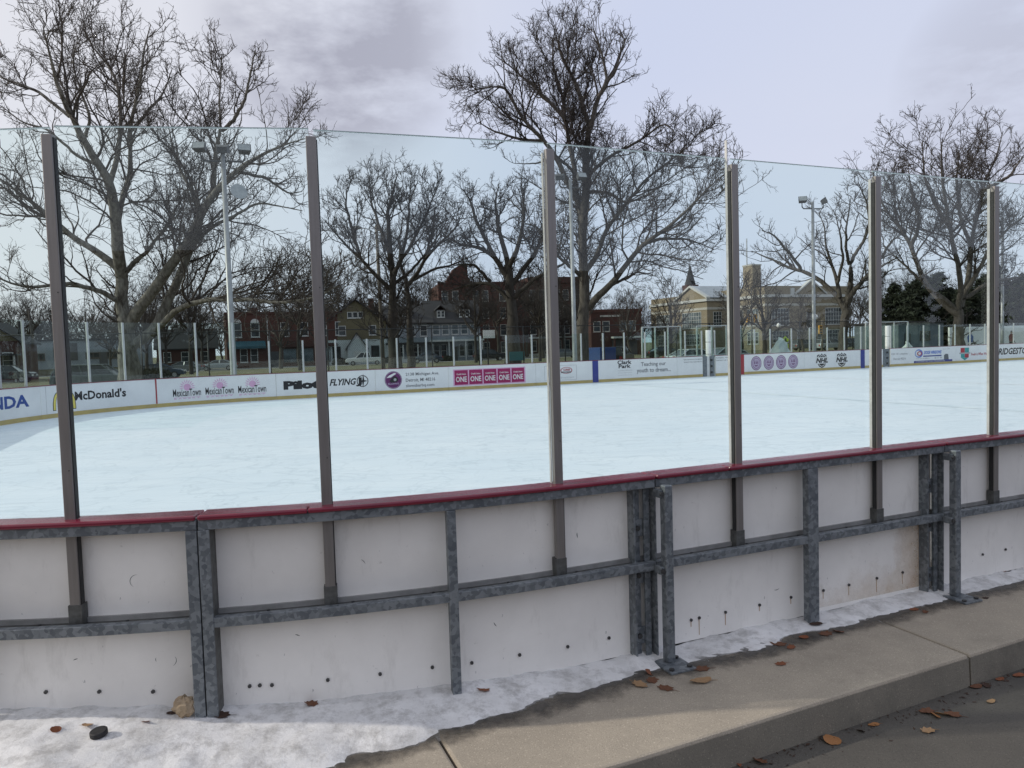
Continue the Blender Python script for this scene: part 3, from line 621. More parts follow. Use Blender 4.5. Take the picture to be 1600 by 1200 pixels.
lettering('COMMERCIAL AND RESIDENTIAL', 38.9, 41.3, .16, .22, WHITE, t, g, o=-.005); lettering('Detroit, MI 48216', 38.95, 40.0, .34, .40, GINK, t, g); lettering('313', 40.4, 41.0, .34, .40, GINK, t, g)
poly([(41.2, .25), (41.2, .5), (41.35, .58), (41.55, .56), (41.6, .25)], GINK, t, g); lettering('Since 1921', 41.1, 41.7, .84, .88, GINK, t, g)
t, g = far_board(42.2, 45.3, 'white far board with red and teal shield and red lettering')
for a, b, c, d, m_ in ((42.6, 42.95, .58, .88, REDP), (42.96, 43.32, .58, .88, TEALP), (42.62, 42.95, .30, .56, TEALP), (42.96, 43.3, .30, .56, REDP)): rect(a, b, c, d, m_, t, g)
poly([(42.66, .295), (42.96, .14), (43.26, .295)], TEALP, t, g); rect(42.5, 43.42, .52, .60, LGINK, t, g, -.006)
lettering('Fresh is What We Are', 43.5, 45.25, .40, .56, REDP, t, g, bold=.02)
t, g = far_board(45.3, 49.6, 'white far board with big slanted black lettering, cut by the right edge')
lettering('BRIDGESTONE', 45.62, 49.3, .36, .76, INK, t, g, bold=.03, shear=.25); poly([(45.45, .36), (45.62, .76), (45.72, .76), (45.58, .36)], REDP, t, g)
far_board(49.6, 56, 'plain white far board beyond the photo\'s right edge')
# gate gaps in the far boards
for a, b, lab in ((24.2, 24.98, 'grey metal gate in the far boards, left of the red stripe'), (36.34, 36.92, 'narrow dark gate in the far boards, right of the second blue stripe')):
    org = FP((a + b) / 2, .05, 0); t = thing('rink_gate', lab, 'gate', org, 0, 'gates in the far boards')
    MB(org).pbox(FP, a + .28, b - .26, .05, .08, .02, .99).build('door_leaf', WHITE, t)
    for x in (a + .02, b - .32): MB(org).pbox(FP, x, x + .24, .0, .05, .01, 1.01).build('jamb', GALV, t)
    for z in (.2, .5, .8): MB(org).pbox(FP, b - .31, b - .2, -.02, -.001, z - .05, z + .05).build('hinge', BLACK, t)
# print on the ice side of the near boards
nb = [o for o in COL.objects if o.name.startswith('dasher_board') and o.get('group') == 'near board sections']
def near_print(s, qa, qb, z0, z1, idx, bold=.02): lettering(s, qb, qa, z0, z1, INK, nb[idx], Vector(nb[idx].location), NP, -.1375, bold)
near_print('ticketmaster', 4.75, 6.35, .45, .72, 4); near_print('SMITHGROUP', 11.4, 13.6, .45, .72, 7); near_print('SMITHGROUP', -.6, 1.5, .45, .72, 2)

# far posts and panes
fq = [-8.3 + 1.05 * i for i in range(3)] + [-4.66, -3.4, -2.31, -1.07, .17, 1.42, 2.72, 4.0, 5.26, 6.52, 7.77, 9.0, 10.24, 11.44, 12.66, 13.85, 15.07, 16.3, 17.53, 18.67, 19.8, 20.94, 22.07, 23.22, 24.2, 24.98, 26.2, 27.45, 28.47, 29.87, 31.1, 32.33, 33.55, 34.75, 36.2, 37.0, 38.3, 39.6, 40.9, 42.2, 43.5, 44.8, 46.1, 47.4, 48.7, 50, 51.3, 52.6]
fq[2] = -5.71
FPOST = M('far_post_aluminium', (.50, .51, .51), (.40, .41, .41), 6, .45, .3)
rg = random.Random(5)
SECT = [(-8.4, 'the big blue lettering'), (-4.2, 'the yellow arch board'), (-.09, 'the three pink sunbursts'), (4.2, 'the slanted black lettering with ringed star'), (8.05, 'the round train emblem board'), (11.15, 'the five magenta squares'), (15.2, 'the thin outlined box board'), (18.05, 'the black park lettering'), (22.7, 'the quotation before the grey gate'), (24.97, 'the quotation after the grey gate'), (26.42, 'the four round crests'), (30.7, 'the two shield crests'), (34.66, 'the second blue stripe'), (36.9, 'the blue window advertisement'), (42.2, 'the red and teal shield'), (45.3, 'the big slanted lettering at the right edge'), (49.6, 'the board beyond the right edge')]
CNT = {}
def above(kind, q):
    d_ = [n for a, n in SECT if q >= a - .001][-1]; CNT[(kind, d_)] = CNT.get((kind, d_), 0) + 1
    return '%s above %s, %s from the left' % (kind, d_, ORD[CNT[(kind, d_)] - 1])
for i, q in enumerate(fq):
    tall = q < 3.3; zt = 2.99 if tall else 2.26
    org = FP(q, .06, 1.022)
    o = MB(org).pbox(FP, q - .032, q + .032, .03, .085, 1.0225, zt).build('glass_post', FPOST, None, bevel=.006, loc=org)
    tag(o, above('tall aluminium post' if tall else 'short aluminium post', q), 'post', 'posts in the far glass, tall' if tall else 'posts in the far glass, short')
    if i + 1 < len(fq):
        q2 = fq[i + 1]
        if abs(q - 24.2) < .01 or abs(q - 36.2) < .01: continue
        org = FP((q + q2) / 2, .055, 1.0225); tl = R(.30 + rg.uniform(-.12, .12)); dz = zt - 1.0225
        mb = MB(org).pbox(FP, q + .03, q2 - .03, .05, .062, 1.0228, zt, 1)
        g_ = mb.build('glass_shield', GLASS, None, loc=org)
        ax = (FP(q2, .05, 0) - FP(q, .05, 0)).normalized(); g_.rotation_mode = 'AXIS_ANGLE'; g_.rotation_axis_angle = (tl, ax.x, ax.y, ax.z)
        tag(g_, above('tall clear shield' if tall else 'low clear shield', q + .1), 'glass shield', 'far corner shields' if tall else 'far side shields')
# penalty boxes behind the far boards: glass cages with pale posts
for qa, qb, lab in ((21.8, 24.1, 'glass penalty box with pale frame, left of the grey gate'), (25.1, 27.9, 'glass penalty box with pale frame, right of the grey gate'), (36.9, 40.3, 'long glass box behind the address board')):
    org = FP((qa + qb) / 2, .9, -.12); t = thing('penalty_box', lab, 'enclosure', org, 0, 'glass boxes behind the far boards'); n = 3
    for i in range(n + 1):
        q = qa + (qb - qa) * i / n
        MB(org).pbox(FP, q - .03, q + .03, 1.6, 1.66, -.12, 2.5).build('post', FPOST, t)
        if i < n: MB(org).pbox(FP, q + .032, q + (qb - qa) / n - .032, 1.62, 1.63, .95, 2.45, 1).build('pane', GLASS, t)
        if i < n: MB(org).pbox(FP, q + .032, q + (qb - qa) / n - .032, 1.61, 1.64, -.12, .94, 1).build('board', BOARD, t)
    for q in (qa - .0, qb):
        MB(org).pbox(FP, q - .006, q + .006, .2, 1.59, .95, 2.45, 1).build('side_pane', GLASS, t)
    MB(org).pbox(FP, qa, qb, 1.6, 1.66, 2.502, 2.55).build('top_bar', FPOST, t)
for q, lab in ((24.75, 'thick white padded post beside the grey gate'), (37.0, 'thick white padded post beside the dark gate')):
    org = FP(q, .25, -.12); t = thing('padded_post', lab, 'post', org, 0, 'white padded posts')
    for i, z in enumerate((-.12, .5, 1.1, 1.7)): MB(org).tube([FP(q, .25, z), FP(q, .25, z + .01), FP(q, .25, z + .57), FP(q, .25, z + .58)], [.12, .13, .13, .12], 10).build('pad', WHITE, t, smooth=False)

# ------------------------------------------------------------------ chain-link fence behind the far boards
A_, B_ = RK(-22, -8.5), RK(52, -14.5); fd = (B_ - A_); fl = fd.length; fd.normalize()
fence = thing('chain_link_fence', 'tall black chain-link fence behind the far glass', 'fence', (A_.x, A_.y, GRZ), math.atan2(fd.y, fd.x))
FH = 3.3
for i in range(int(fl / 3.0) + 1):
    x = 3.0 * i; MB().tube([(x, 0, 0), (x, 0, FH)], .035, 8).build('post', BLK, fence, smooth=True)
for z in (FH - .04, .08): MB().tube([(0, 0.045, z), (fl, 0.045, z)], .026, 8).build('rail', BLK, fence, smooth=True)
step = .11; nn = int((fl) / step); X = np.arange(nn) * step; v = []; f = []
w_ = .0035; H_ = FH - .12
base = np.stack([X, np.zeros(nn), np.full(nn, .1)], 1)
vsl = []; fsl = []
for sgn in (1, -1):
    p0 = base + np.array([0 if sgn > 0 else H_ * .8, .012 * sgn, 0]); p1 = base + np.array([H_ * .8 if sgn > 0 else 0, .012 * sgn, H_]); d_ = np.array([w_, 0, 0])
    V = np.stack([p0 - d_, p0 + d_, p1 + d_, p1 - d_], 1).reshape(-1, 3); vsl.append(V)
V = np.concatenate(vsl); Fq = np.arange(len(V)).reshape(-1, 4)
me_ = np_mesh('wire_mesh', V, Fq, BLK, False); o = link('wire_mesh', me_, fence); o['kind'] = 'stuff'

# ------------------------------------------------------------------ light poles
def flood(t, x, z, tilt, face):
    h = MB(); h.hexa([(-.26, -.16, -.17), (.26, -.16, -.17), (.20, .16, -.12), (-.20, .16, -.12), (-.26, -.16, .17), (.26, -.16, .17), (.20, .16, .12), (-.20, .16, .12)])
    b = h.build('flood_lamp', M_LAMP, t, loc=(x, -.05, z)); b.rotation_euler = (R(tilt), 0, R(face))
    MB().box(-.23, .23, -.172, -.161, -.14, .14).build('lens', M_LENS, b)
    MB().tube([(x, 0, z - .42), (x, 0, z - .12)], .03, 6).build('yoke', M_LAMP, t)
M_LAMP = M('lamp_housing', (.07, .072, .075), (.05, .05, .052), 6, .45, .3); M_LENS = M('lamp_lens', (.34, .36, .36), (.25, .27, .28), 5, .12)
def light_pole(u, vbase, Y, ztop, lab, heads, disc_=False):
    P = at(u, vbase, Y); t = thing('light_pole', lab, 'light pole', (P.x, P.y, GRZ), TH * .5, 'floodlight poles round the rink'); Ht = ztop - GRZ
    MB().tube([(0, 0, 0), (0, 0, .5), (0, 0, Ht)], [.15, .135, .085], 12).build('pole', STEELP, t, smooth=True)
    MB().tube([(0, 0, 0), (0, 0, .06)], .24, 12).build('base_flange', STEELP, t)
    MB().tube([(heads[0][0], 0, Ht - .3), (heads[0][0] + .1, 0, Ht - .42), (heads[-1][0] - .1, 0, Ht - .42), (heads[-1][0], 0, Ht - .3)], .04, 6).build('crossarm', M_LAMP, t)
    for x, dz, tilt, face in heads: flood(t, x, Ht + dz, tilt, face)
    if disc_:
        d = MB().tube([(0, 0, 0), (0, -.12, 0), (0, -.2, 0)], [.10, .30, .34], 18).build('round_lamp', M_LENS, t, loc=(.52, -.1, Ht - 1.75)); d.rotation_euler = (R(-20), 0, R(25))
        MB().tube([(.08, 0, Ht - 1.75), (.5, -.02, Ht - 1.75)], .03, 6).build('lamp_bracket', M_LAMP, t)
light_pole(364, 560, 30.5, 10.1, 'grey light pole with three floodlights and a round lamp, in front of the sycamore', [(-.85, .1, -25, -10), (-.0, .05, -20, 180), (.85, .05, -25, 10)], True)
light_pole(898, 548, 40, 10.6, 'grey light pole with floodlights in front of the big middle tree', [(-.6, .1, -20, 160), (.6, .15, -30, 10)])
light_pole(1272, 545, 47, 10.3, 'grey light pole with two dark floodlights in front of the school', [(-.75, .1, -25, -20), (.75, .05, -25, 60)])
light_pole(1566, 530, 60, 11.0, 'grey light pole behind the branches at the right edge', [(-.6, .1, -20, 160), (.6, .15, -30, 10)])
WOODP = M('weathered_pole_wood', (.20, .175, .15), (.13, .115, .10), 6, .9, 0, .3, .7, 7, (1, 1, .1))
P = at(598, 545, 76); t = thing('utility_pole', 'weathered wooden pole with a cobra-head street lamp, before the houses', 'utility pole', (P.x, P.y, GRZ), 0); Tp = at(588, 352, 76)
MB().tube([(0, 0, 0), (Tp.x - P.x, 0, Tp.z + .3)], [.22, .15], 10).build('pole', WOODP, t, smooth=True)
xa, za = Tp.x - P.x, Tp.z
MB().tube([(xa, 0, za - .6), (xa - .9, 0, za - .05), (xa - 1.6, 0, za + .1)], .05, 6).build('arm', STEELP, t)
MB().tube([(xa - 1.5, 0, za + .1), (xa - 1.8, 0, za + .14), (xa - 2.3, 0, za + .02), (xa - 2.5, 0, za - .03)], [.09, .2, .2, .06], 10).build('lamp_head', STEELP, t, smooth=True)
def simple_pole(u, v0, v1, Y, r, name, lab, cat, mat, lean=0):
    P = at(u, v1, Y); t = thing(name, lab, cat, (P.x, P.y, GRZ), 0); z1 = at(u, v0, Y).z - GRZ
    MB().tube([(0, 0, 0), (lean, 0, z1)], [r, r * .75], 8).build('pole', mat, t, smooth=True); return t, z1
t, z1 = simple_pole(56, 482, 560, 105, .15, 'utility_pole', 'bare dark utility pole above the pale low building', 'utility pole', BARK3, -.6)
MB().tube([(-1.1, 0, z1 - .5), (.3, 0, z1 - .5)], .06, 6).build('crossarm', BARK3, t)
SIGY = flat('sign_yellow_green', (.52, .72, .02)); SIGNAL = flat('signal_yellow', (.62, .33, .05)); TEALS = flat('teal_board', (.03, .14, .16)); BLUEB = flat('blue_panel', (.03, .07, .22))
t, z1 = simple_pole(1227, 524, 550, 62, .035, 'crossing_sign', 'bright yellow-green crossing sign with small plate below', 'sign', BLK)
cz = at(1227, 531, 62).z - GRZ
MB().prism([(0, cz + .33), (.33, cz), (0, cz - .33), (-.33, cz)], -.06, -.045).build('diamond_plate', SIGY, t); MB().box(-.26, .26, -.06, -.045, cz - .68, cz - .36).build('arrow_plate', SIGY, t)
MB().prism([(-.05, cz + .12), (.04, cz + .16), (.09, cz - .02), (.13, cz - .18), (.05, cz - .18), (.02, cz - .05), (-.06, cz - .18), (-.13, cz - .17), (-.04, cz)], -.064, -.061).build('walking_symbol', INK, t)
MB().prism([(-.15, cz - .45), (-.02, cz - .43), (-.05, cz - .48), (.14, cz - .58), (.11, cz - .62), (-.08, cz - .52), (-.1, cz - .56)], -.064, -.061).build('arrow_symbol', INK, t)
for u, v0, v1, Y, lab in ((1175, 450, 520, 95, 'tan signal pole with yellow traffic lights, in front of the lit school wall'), (1285, 500, 540, 95, 'yellow traffic light beside the trunk, in front of the shaded school wall')):
    t, z1 = simple_pole(u, v0, v1 + 10, Y, .11, 'traffic_signal', lab, 'traffic light', WOODP)
    for dx_ in (-.45, .45) if u == 1175 else (-.25,):
        zz = at(u, 498 if u == 1175 else 515, Y).z - GRZ
        h = MB().box(dx_ - .2, dx_ + .2, -.2, .15, zz - .55, zz + .55).build('signal_head', SIGNAL, t)
        for k_ in (-.34, 0, .34): MB().tube([(dx_, -.22, zz + k_), (dx_, -.201, zz + k_)], .13, 10).build('signal_lens', BLACK, h)
        MB().tube([(0, -.02, zz), (dx_ * .6, -.02, zz)], .03, 6).build('signal_arm', BLK, t)
def globe_lamp(u, v, Y, lab):
    t, z1 = simple_pole(u, v + 8, 545, Y, .07, 'street_lamp', lab, 'street lamp', BLK)
    MB().tube([(0, 0, z1), (0, 0, z1 + .12)], .16, 10).build('collar', BLK, t)
    MB().tube([(0, 0, z1 + .12 + h) for h in (0, .12, .34, .56, .7)], [.14, .27, .30, .2, .03], 12).build('globe', WHITE, t, smooth=True)
globe_lamp(1275, 494, 85, 'white acorn-globe street lamp right of the floodlight pole'); globe_lamp(1217, 505, 110, 'small white globe street lamp left of the crossing sign')
globe_lamp(1482, 488, 95, 'small dark globe street lamp under the evergreens')
P = at(764, 522, 60); t = thing('basketball_hoop', 'white basketball backboard seen over the far glass', 'backboard', (P.x, P.y, GRZ), .3); zb = P.z - GRZ
MB().box(-.5, .5, -.02, .02, zb - .33, zb + .33).build('backboard', WHITE, t); MB().tube([(0, .5, 0), (0, .5, zb - .2), (0, .05, zb)], .06, 8).build('pole', BLK, t)
P = at(1168, 470, 420); t = thing('radio_mast', 'thin pale lattice mast rising behind the school', 'mast', (P.x, P.y, GRZ), 0); zt = at(1166, 372, 420).z
for a in (0, 2.1, 4.2): MB().tube([(.45 * math.cos(a), .45 * math.sin(a), 0), (.3 * math.cos(a), .3 * math.sin(a), zt)], .09, 4).build('leg', STEELP, t)
for i in range(14):
    z = zt * i / 14; MB().tube([(-.4, 0, z), (.4, 0, z + zt / 14)], .05, 4).build('lattice_bar', STEELP, t)

# ------------------------------------------------------------------ buildings
BRICKR = M('red_brick', (.088, .034, .025), (.058, .024, .019), 3, .9, 0, .3, .7, 8, (1, 1, 4)); BRICKD = M('dark_red_brick', (.07, .026, .02), (.05, .02, .016), 3, .9, 0, .3, .7, 8, (1, 1, 4))
BRICKT = M('tan_brick', (.27, .225, .16), (.20, .165, .118), 2, .9, 0, .3, .7, 8, (1, 1, 4)); STONE = M('pale_trim_stone', (.45, .43, .39), (.36, .35, .32), 2, .8)
SHING = M('grey_shingle', (.035, .034, .035), (.022, .022, .024), 5, .9, 0, .3, .7, 8, (1, 1, 6)); SID_T = M('tan_siding', (.13, .115, .065), (.10, .085, .05), 2, .85, 0, .3, .7, 5, (1, 1, 9))
SID_W = M('white_siding', (.50, .53, .53), (.42, .44, .45), 2, .8, 0, .3, .7, 5, (1, 1, 9)); SID_G = M('pale_grey_paint', (.24, .265, .29), (.19, .21, .235), 1.5, .85); TRIM = flat('white_trim', (.50, .50, .49)); BRWN = flat('brown_trim', (.07, .055, .045))
PANE = M('window_glass', (.012, .016, .018), (.04, .05, .055), .8, .08, 0, .4, .6); PANEL_L = M('pale_window_glass', (.15, .18, .20), (.07, .09, .10), .6, .1, 0, .4, .6); DOORM = flat('dark_door', (.06, .06, .065)); AWN = flat('teal_awning', (.02, .09, .12))
WC = {}
def window(root, x, z, w, h, nx=1, ny=2, fm=None, pm=None, face='front', L=None, arch=False):
    """face: front -> y=0 plane facing -y; left -> x=L plane facing -x"""
    fm = fm or TRIM; pm = pm or PANE; key = (round(w, 2), round(h, 2), nx, ny, fm.name, pm.name, face, arch)
    if key not in WC:
        mb = MB(); e = .09; y0, y1 = -.07, -.002
        for a, b, c, d in ((-w / 2 - e, w / 2 + e, -h / 2 - e, -h / 2), (-w / 2 - e, w / 2 + e, h / 2, h / 2 + e), (-w / 2 - e, -w / 2, -h / 2, h / 2), (w / 2, w / 2 + e, -h / 2, h / 2)): mb.box(a, b, y0, y1, c, d)
        for i in range(1, nx): mb.box(-w / 2 + w * i / nx - .035, -w / 2 + w * i / nx + .035, y0 + .01, y1, -h / 2, h / 2)
        for i in range(1, ny): mb.box(-w / 2, w / 2, y0 + .02, y1, -h / 2 + h * i / ny - .03, -h / 2 + h * i / ny + .03)
        mb.box(-w / 2 - .14, w / 2 + .14, -.12, -.002, -h / 2 - e - .1, -h / 2 - e)
        if arch: mb.prism([(w / 2 * 1.15 * math.cos(R(a)), h / 2 + e + w / 2 * 1.1 * math.sin(R(a))) for a in range(0, 181, 20)], -.05, -.002)
        m2 = MB().box(-w / 2, w / 2, -.03, -.003, -h / 2, h / 2)
        if face == 'left':
            for q_ in (mb, m2): q_.v = [(p[1], -p[0], p[2]) for p in q_.v]
        WC[key] = (mb.mesh('window', fm), m2.mesh('pane', pm))
    a, b = WC[key]; o = link('window', a, root, (x, 0, z) if face == 'front' else (L or 0, x, z))
    if face == 'front' and L: o.location.y = L
    link('pane', b, o); return o
def gable(root, x0, x1, y0, y1, ze, zr, mat, ov=.4, axis='y', name='roof'):
    mb = MB(); th = .16                                   # two slabs and nothing else; axis is the ridge direction
    if axis == 'y':
        xm = (x0 + x1) / 2; k_ = (zr - ze) / (xm - x0)
        for sx, xe in ((-1, x0 - ov), (1, x1 + ov)):
            zz = ze - ov * k_; mb.hexa([(xe, y0 - ov, zz), (xm, y0 - ov, zr), (xm, y1 + ov, zr), (xe, y1 + ov, zz), (xe, y0 - ov, zz + th), (xm, y0 - ov, zr + th), (xm, y1 + ov, zr + th), (xe, y1 + ov, zz + th)])
    else:
        ym = (y0 + y1) / 2; k_ = (zr - ze) / (ym - y0)
        for ye in (y0 - ov, y1 + ov):
            zz = ze - ov * k_; mb.hexa([(x0 - ov, ye, zz), (x1 + ov, ye, zz), (x1 + ov, ym, zr), (x0 - ov, ym, zr), (x0 - ov, ye, zz + th), (x1 + ov, ye, zz + th), (x1 + ov, ym, zr + th), (x0 - ov, ym, zr + th)])
    return mb.build(name, mat, root)
def dormer(root, roof, x, w, z, h, y, fm=TRIM):
    d = MB().box(x - w / 2, x + w / 2, y, y + 2.2, z, z + h).build('dormer', SHING, roof)
    gable(d, x - w / 2, x + w / 2, y, y + 2.2, z + h, z + h + w * .42, SHING, .2, 'y', 'dormer_roof')
    for k_ in (-w * .23, w * .23): window(d, x + k_, z + h * .5, w * .3, h * .62, 1, 2, fm, L=y)
def place(u, Y): return ((u - 800) / F * Y, Y, GRZ)
AN = TH                                                   # the street runs parallel to the rink
# low pale building on the left
x, y, z = place(28, 96); t = thing('low_building', 'low pale grey painted building with small dark windows, far left', 'building', (x, y, z), AN)
MB().box(0, 15.5, 0, 9, .9, 4.6).build('wall', SID_G, t); MB().box(.02, 15.48, -.03, 8.98, 0, .895).build('plinth', SID_T, t); MB().box(-.15, 15.65, -.15, 9.15, 4.605, 4.85).build('roof', SHING, t)
for a, b, c in ((2.4, 1.5, .7), (8.8, 1.6, .6), (11.2, 1.4, .7)): window(t, a, 2.6, b, c, 2, 1, BRWN)
MB().box(4.2, 7.0, -.06, -.002, 2.0, 4.3).build('roller_door', DOORM, t); MB().box(9.5, 10.5, -.05, -.002, .9, 3.0).build('door', DOORM, t)
# dark house at the left edge
x, y, z = place(-62, 74); t = thing('dark_house', 'dark gabled house at the far left edge', 'house', (x, y, z), AN)
MB().box(0, 5.2, 0, 9, 0, 4.2).build('wall', BRICKD, t); r_ = gable(t, 0, 5.2, 0, 9, 4.2, 6.2, SHING); MB().prism([(0, 4.2), (5.2, 4.2), (2.6, 6.2)], 0, .12).build('gable_wall', SID_T, t)
for a in (1.2, 2.7, 4.2): window(t, a, 2.2, .8, 1.5)
MB().tube([(4.6, 4, 5.0), (4.6, 4, 6.4)], .18, 8).build('vent_pipe', BLK, r_); MB().box(-.2, 5.4, -1.8, -.05, 2.7, 2.85).build('porch_roof', SHING, t)
for a in (0.1, 2.6, 5.0): MB().box(a, a + .14, -1.7, -1.56, 0, 2.7).build('porch_column', TRIM, t)
x, y, z = place(248, 122); t = thing('shadowed_house', 'dark low house glimpsed between sycamore and brick building', 'house', (x, y, z), AN)
MB().box(0, 9, 0, 8, 0, 3.6).build('wall', BRICKD, t); gable(t, 0, 9, 0, 8, 3.6, 6.6, SHING, .5, 'x')
for a in (1.5, 4.2, 7.2): window(t, a, 2.0, 1.0, 1.5)
# red brick shop building
x, y, z = place(357, 112); t = thing('brick_building', 'two-storey red brick building with teal awning, behind the silver sedan', 'building', (x, y, z), AN)
MB().box(0, 18.5, 0, 12, 0, 8.2).build('wall', BRICKR, t); MB().box(-.12, 18.6, -.12, .4, 8.205, 8.55).build('cornice', BRICKD, t); rf = MB().box(.05, 18.4, .45, 11.9, 8.205, 8.3).build('roof', SHING, t); MB().box(4, 5, 6, 7, 8.3, 9.5).build('chimney', BRICKD, rf)
for i in range(4): MB().box(-.14, -.002, .3 + 3 * i, 2.9 + 3 * i, 8.205 - .45 * i, 8.5 - .45 * i).build('coping_step', STONE, t)
for a in (1.6, 4.2, 8.6, 11.5, 14.4, 17): window(t, a, 5.8, 1.1, 2.0, 1, 2, TRIM, arch=a < 5)
for a in (2.4, 3.9): window(t, a, 1.9, .9, 1.9)
for a in (9.2, 11.8, 14.4): window(t, a, 1.7, 1.9, 2.0, 1, 1, BRWN, PANEL_L)
MB().box(6.4, 7.6, -.05, -.002, 0, 2.4).build('door', DOORM, t)
aw = MB(); aw.add([(.2, 0, 4.1), (5.6, 0, 4.1), (5.6, -.9, 3.3), (.2, -.9, 3.3), (.2, -.9, 2.95), (5.6, -.9, 2.95), (.2, -.02, 2.95), (5.6, -.02, 2.95)], [(0, 1, 2, 3), (3, 2, 5, 4), (0, 3, 4, 6), (1, 7, 5, 2), (4, 5, 7, 6), (0, 6, 7, 1)]); aw.build('awning', AWN, t)
MB().box(8, 16.5, -.5, -.002, 3.0, 3.5).build('sign_board', BRICKD, t); MB().tube([(6.0, -.08, 0), (6.0, -.08, 8)], .08, 6).build('drain_pipe', TRIM, t)
for a in (1, 3, 5, 7, 9): window(t, a, 5.6, .7, 1.6, 1, 2, BRWN, face='left', L=0)
# tan house with white lower storey
x, y, z = place(512, 118); t = thing('tan_house', 'tan gabled house with white lower storey and pointed white porch', 'house', (x, y, z), AN * .6)
MB().box(0, 9.6, 0, 9, 3.9, 6.7).build('upper_wall', SID_T, t); MB().box(-.05, 9.65, -.25, 9, 0, 3.895).build('lower_wall', SID_W, t); rf = gable(t, 0, 9.6, 0, 9, 6.7, 10.3, SHING, .5); MB().prism([(0, 6.705), (9.6, 6.705), (4.8, 10.2)], .02, .3).build('gable_wall', SID_T, t)
MB().box(7.2, 8, 4, 5, 8.2, 10.8).build('chimney', BRICKR, rf)
for a in (3.9, 4.75, 5.6): window(t, a, 7.9, .62, .8, 1, 1)
for a in (2.6, 7.4): window(t, a, 5.4, 1.0, 1.4)
for a in (1.6, 7.7): window(t, a, 2.0, 1.1, 1.6, 1, 2, SHING, L=-.25)
MB().prism([(3.3, 0), (6.3, 0), (6.3, 2.7), (4.8, 4.9), (3.3, 2.7)], -1.6, -.26).build('porch', SID_W, t); MB().box(4.3, 5.3, -1.66, -1.605, 0, 2.1).build('door', TRIM, t)
pr = MB(); 
for sx in (-1, 1): pr.hexa([(4.8 + sx * 1.8, -1.9, 2.3), (4.8, -1.9, 4.92), (4.8, -.27, 4.92), (4.8 + sx * 1.8, -.27, 2.3), (4.8 + sx * 1.8, -1.9, 2.45), (4.8, -1.9, 5.1), (4.8, -.27, 5.1), (4.8 + sx * 1.8, -.27, 2.45)])
pr.build('porch_roof', SHING, t)
# white house with porch
x, y, z = place(606, 121); t = thing('porch_house', 'pale house with deep white-columned porch, behind the wooden lamp pole', 'house', (x, y, z), AN * .6)
MB().box(0, 7.4, 0, 9, 0, 6.6).build('wall', SID_G, t); rf = gable(t, 0, 7.4, 0, 9, 6.6, 9.4, SHING, .5, 'x')
for a in (1.6, 4.2, 6.2): window(t, a, 5.1, 1.0, 1.6)
for a in (2, 5): window(t, a, 1.6, 1.2, 1.6)
MB().box(-.2, 7.6, -2.4, -.02, 2.9, 3.2).build('porch_roof', SHING, t); MB().box(-.1, 7.5, -2.3, -.02, 0, .5).build('porch_floor', TRIM, t)
for a in (0, 2.4, 4.8, 7.2): MB().box(a, a + .2, -2.3, -2.1, .505, 2.89).build('porch_column', TRIM, t)
dormer(t, rf, 3.7, 1.9, 7.0, 1.2, 1.2)
# grey house with dormers
x, y, z = place(674, 123); t = thing('dormer_house', 'wide grey house with two white dormers and long upper window row', 'house', (x, y, z), AN * .6)
MB().box(0, 8.6, 0, 9, 0, 6.6).build('wall', SID_G, t); rf = gable(t, 0, 8.6, 0, 9, 6.6, 10.2, SHING, .5, 'x'); dormer(t, rf, 2.1, 1.5, 7.1, 1.5, .7); dormer(t, rf, 6.1, 2.1, 7.1, 1.6, .6)
for a in (1.1, 2.7, 4.3, 5.9, 7.5): window(t, a, 5.2, 1.0, 1.5, 1, 2, TRIM, PANEL_L)
for a in (1.1, 2.3, 5.4, 6.8): window(t, a, 1.7, .8, 1.9, 1, 2, TRIM)
MB().box(-.2, 8.8, -2.2, -.02, 3.2, 3.5).build('porch_roof', TRIM, t)
for a in (0, 2.8, 5.6, 8.4): MB().box(a, a + .18, -2.1, -1.92, 0, 3.19).build('porch_column', TRIM, t)
MB().box(3.6, 4.6, -.05, -.002, 0, 2.3).build('door', DOORM, t)
# red brick apartment block
x, y, z = place(690, 140); t = thing('apartment_block', 'tall red brick apartment block with stepped turret, behind the houses', 'building', (x, y, z), AN * .6)
MB().box(0, 29, 0, 14, 0, 14.2).build('wall', BRICKR, t); MB().box(17.5, 29.02, -.3, 14, 14.205, 15.4).build('parapet', BRICKD, t); MB().box(-.1, 17.4, -.12, .3, 14.205, 14.6).build('cornice', BRICKD, t)
MB().prism([(1.6, 14.61), (6.6, 14.61), (5.2, 17.2), (4.2, 17.8), (3.2, 17.2)], 1, 3.4).build('turret', BRICKR, t); MB().box(4.6, 6.1, 2.0, 3.2, 14.61, 18.2).build('chimney', BRICKD, t)
for r_ in range(4):
    for a in (1.2, 3.2, 7.2, 9.0, 12.4, 14.4, 18.4, 20.3, 23.4, 25.2, 27.6): window(t, a, 2.0 + 3.3 * r_, 1.05, 1.9, 1, 2, STONE, arch=(r_ == 1 and a > 17))
MB().box(17.4, 28.9, -.10, -.002, 0, .5).build('plinth', STONE, t); MB().box(17.4, 28.9, -.09, -.002, 3.45, 3.75).build('stone_band', STONE, t)
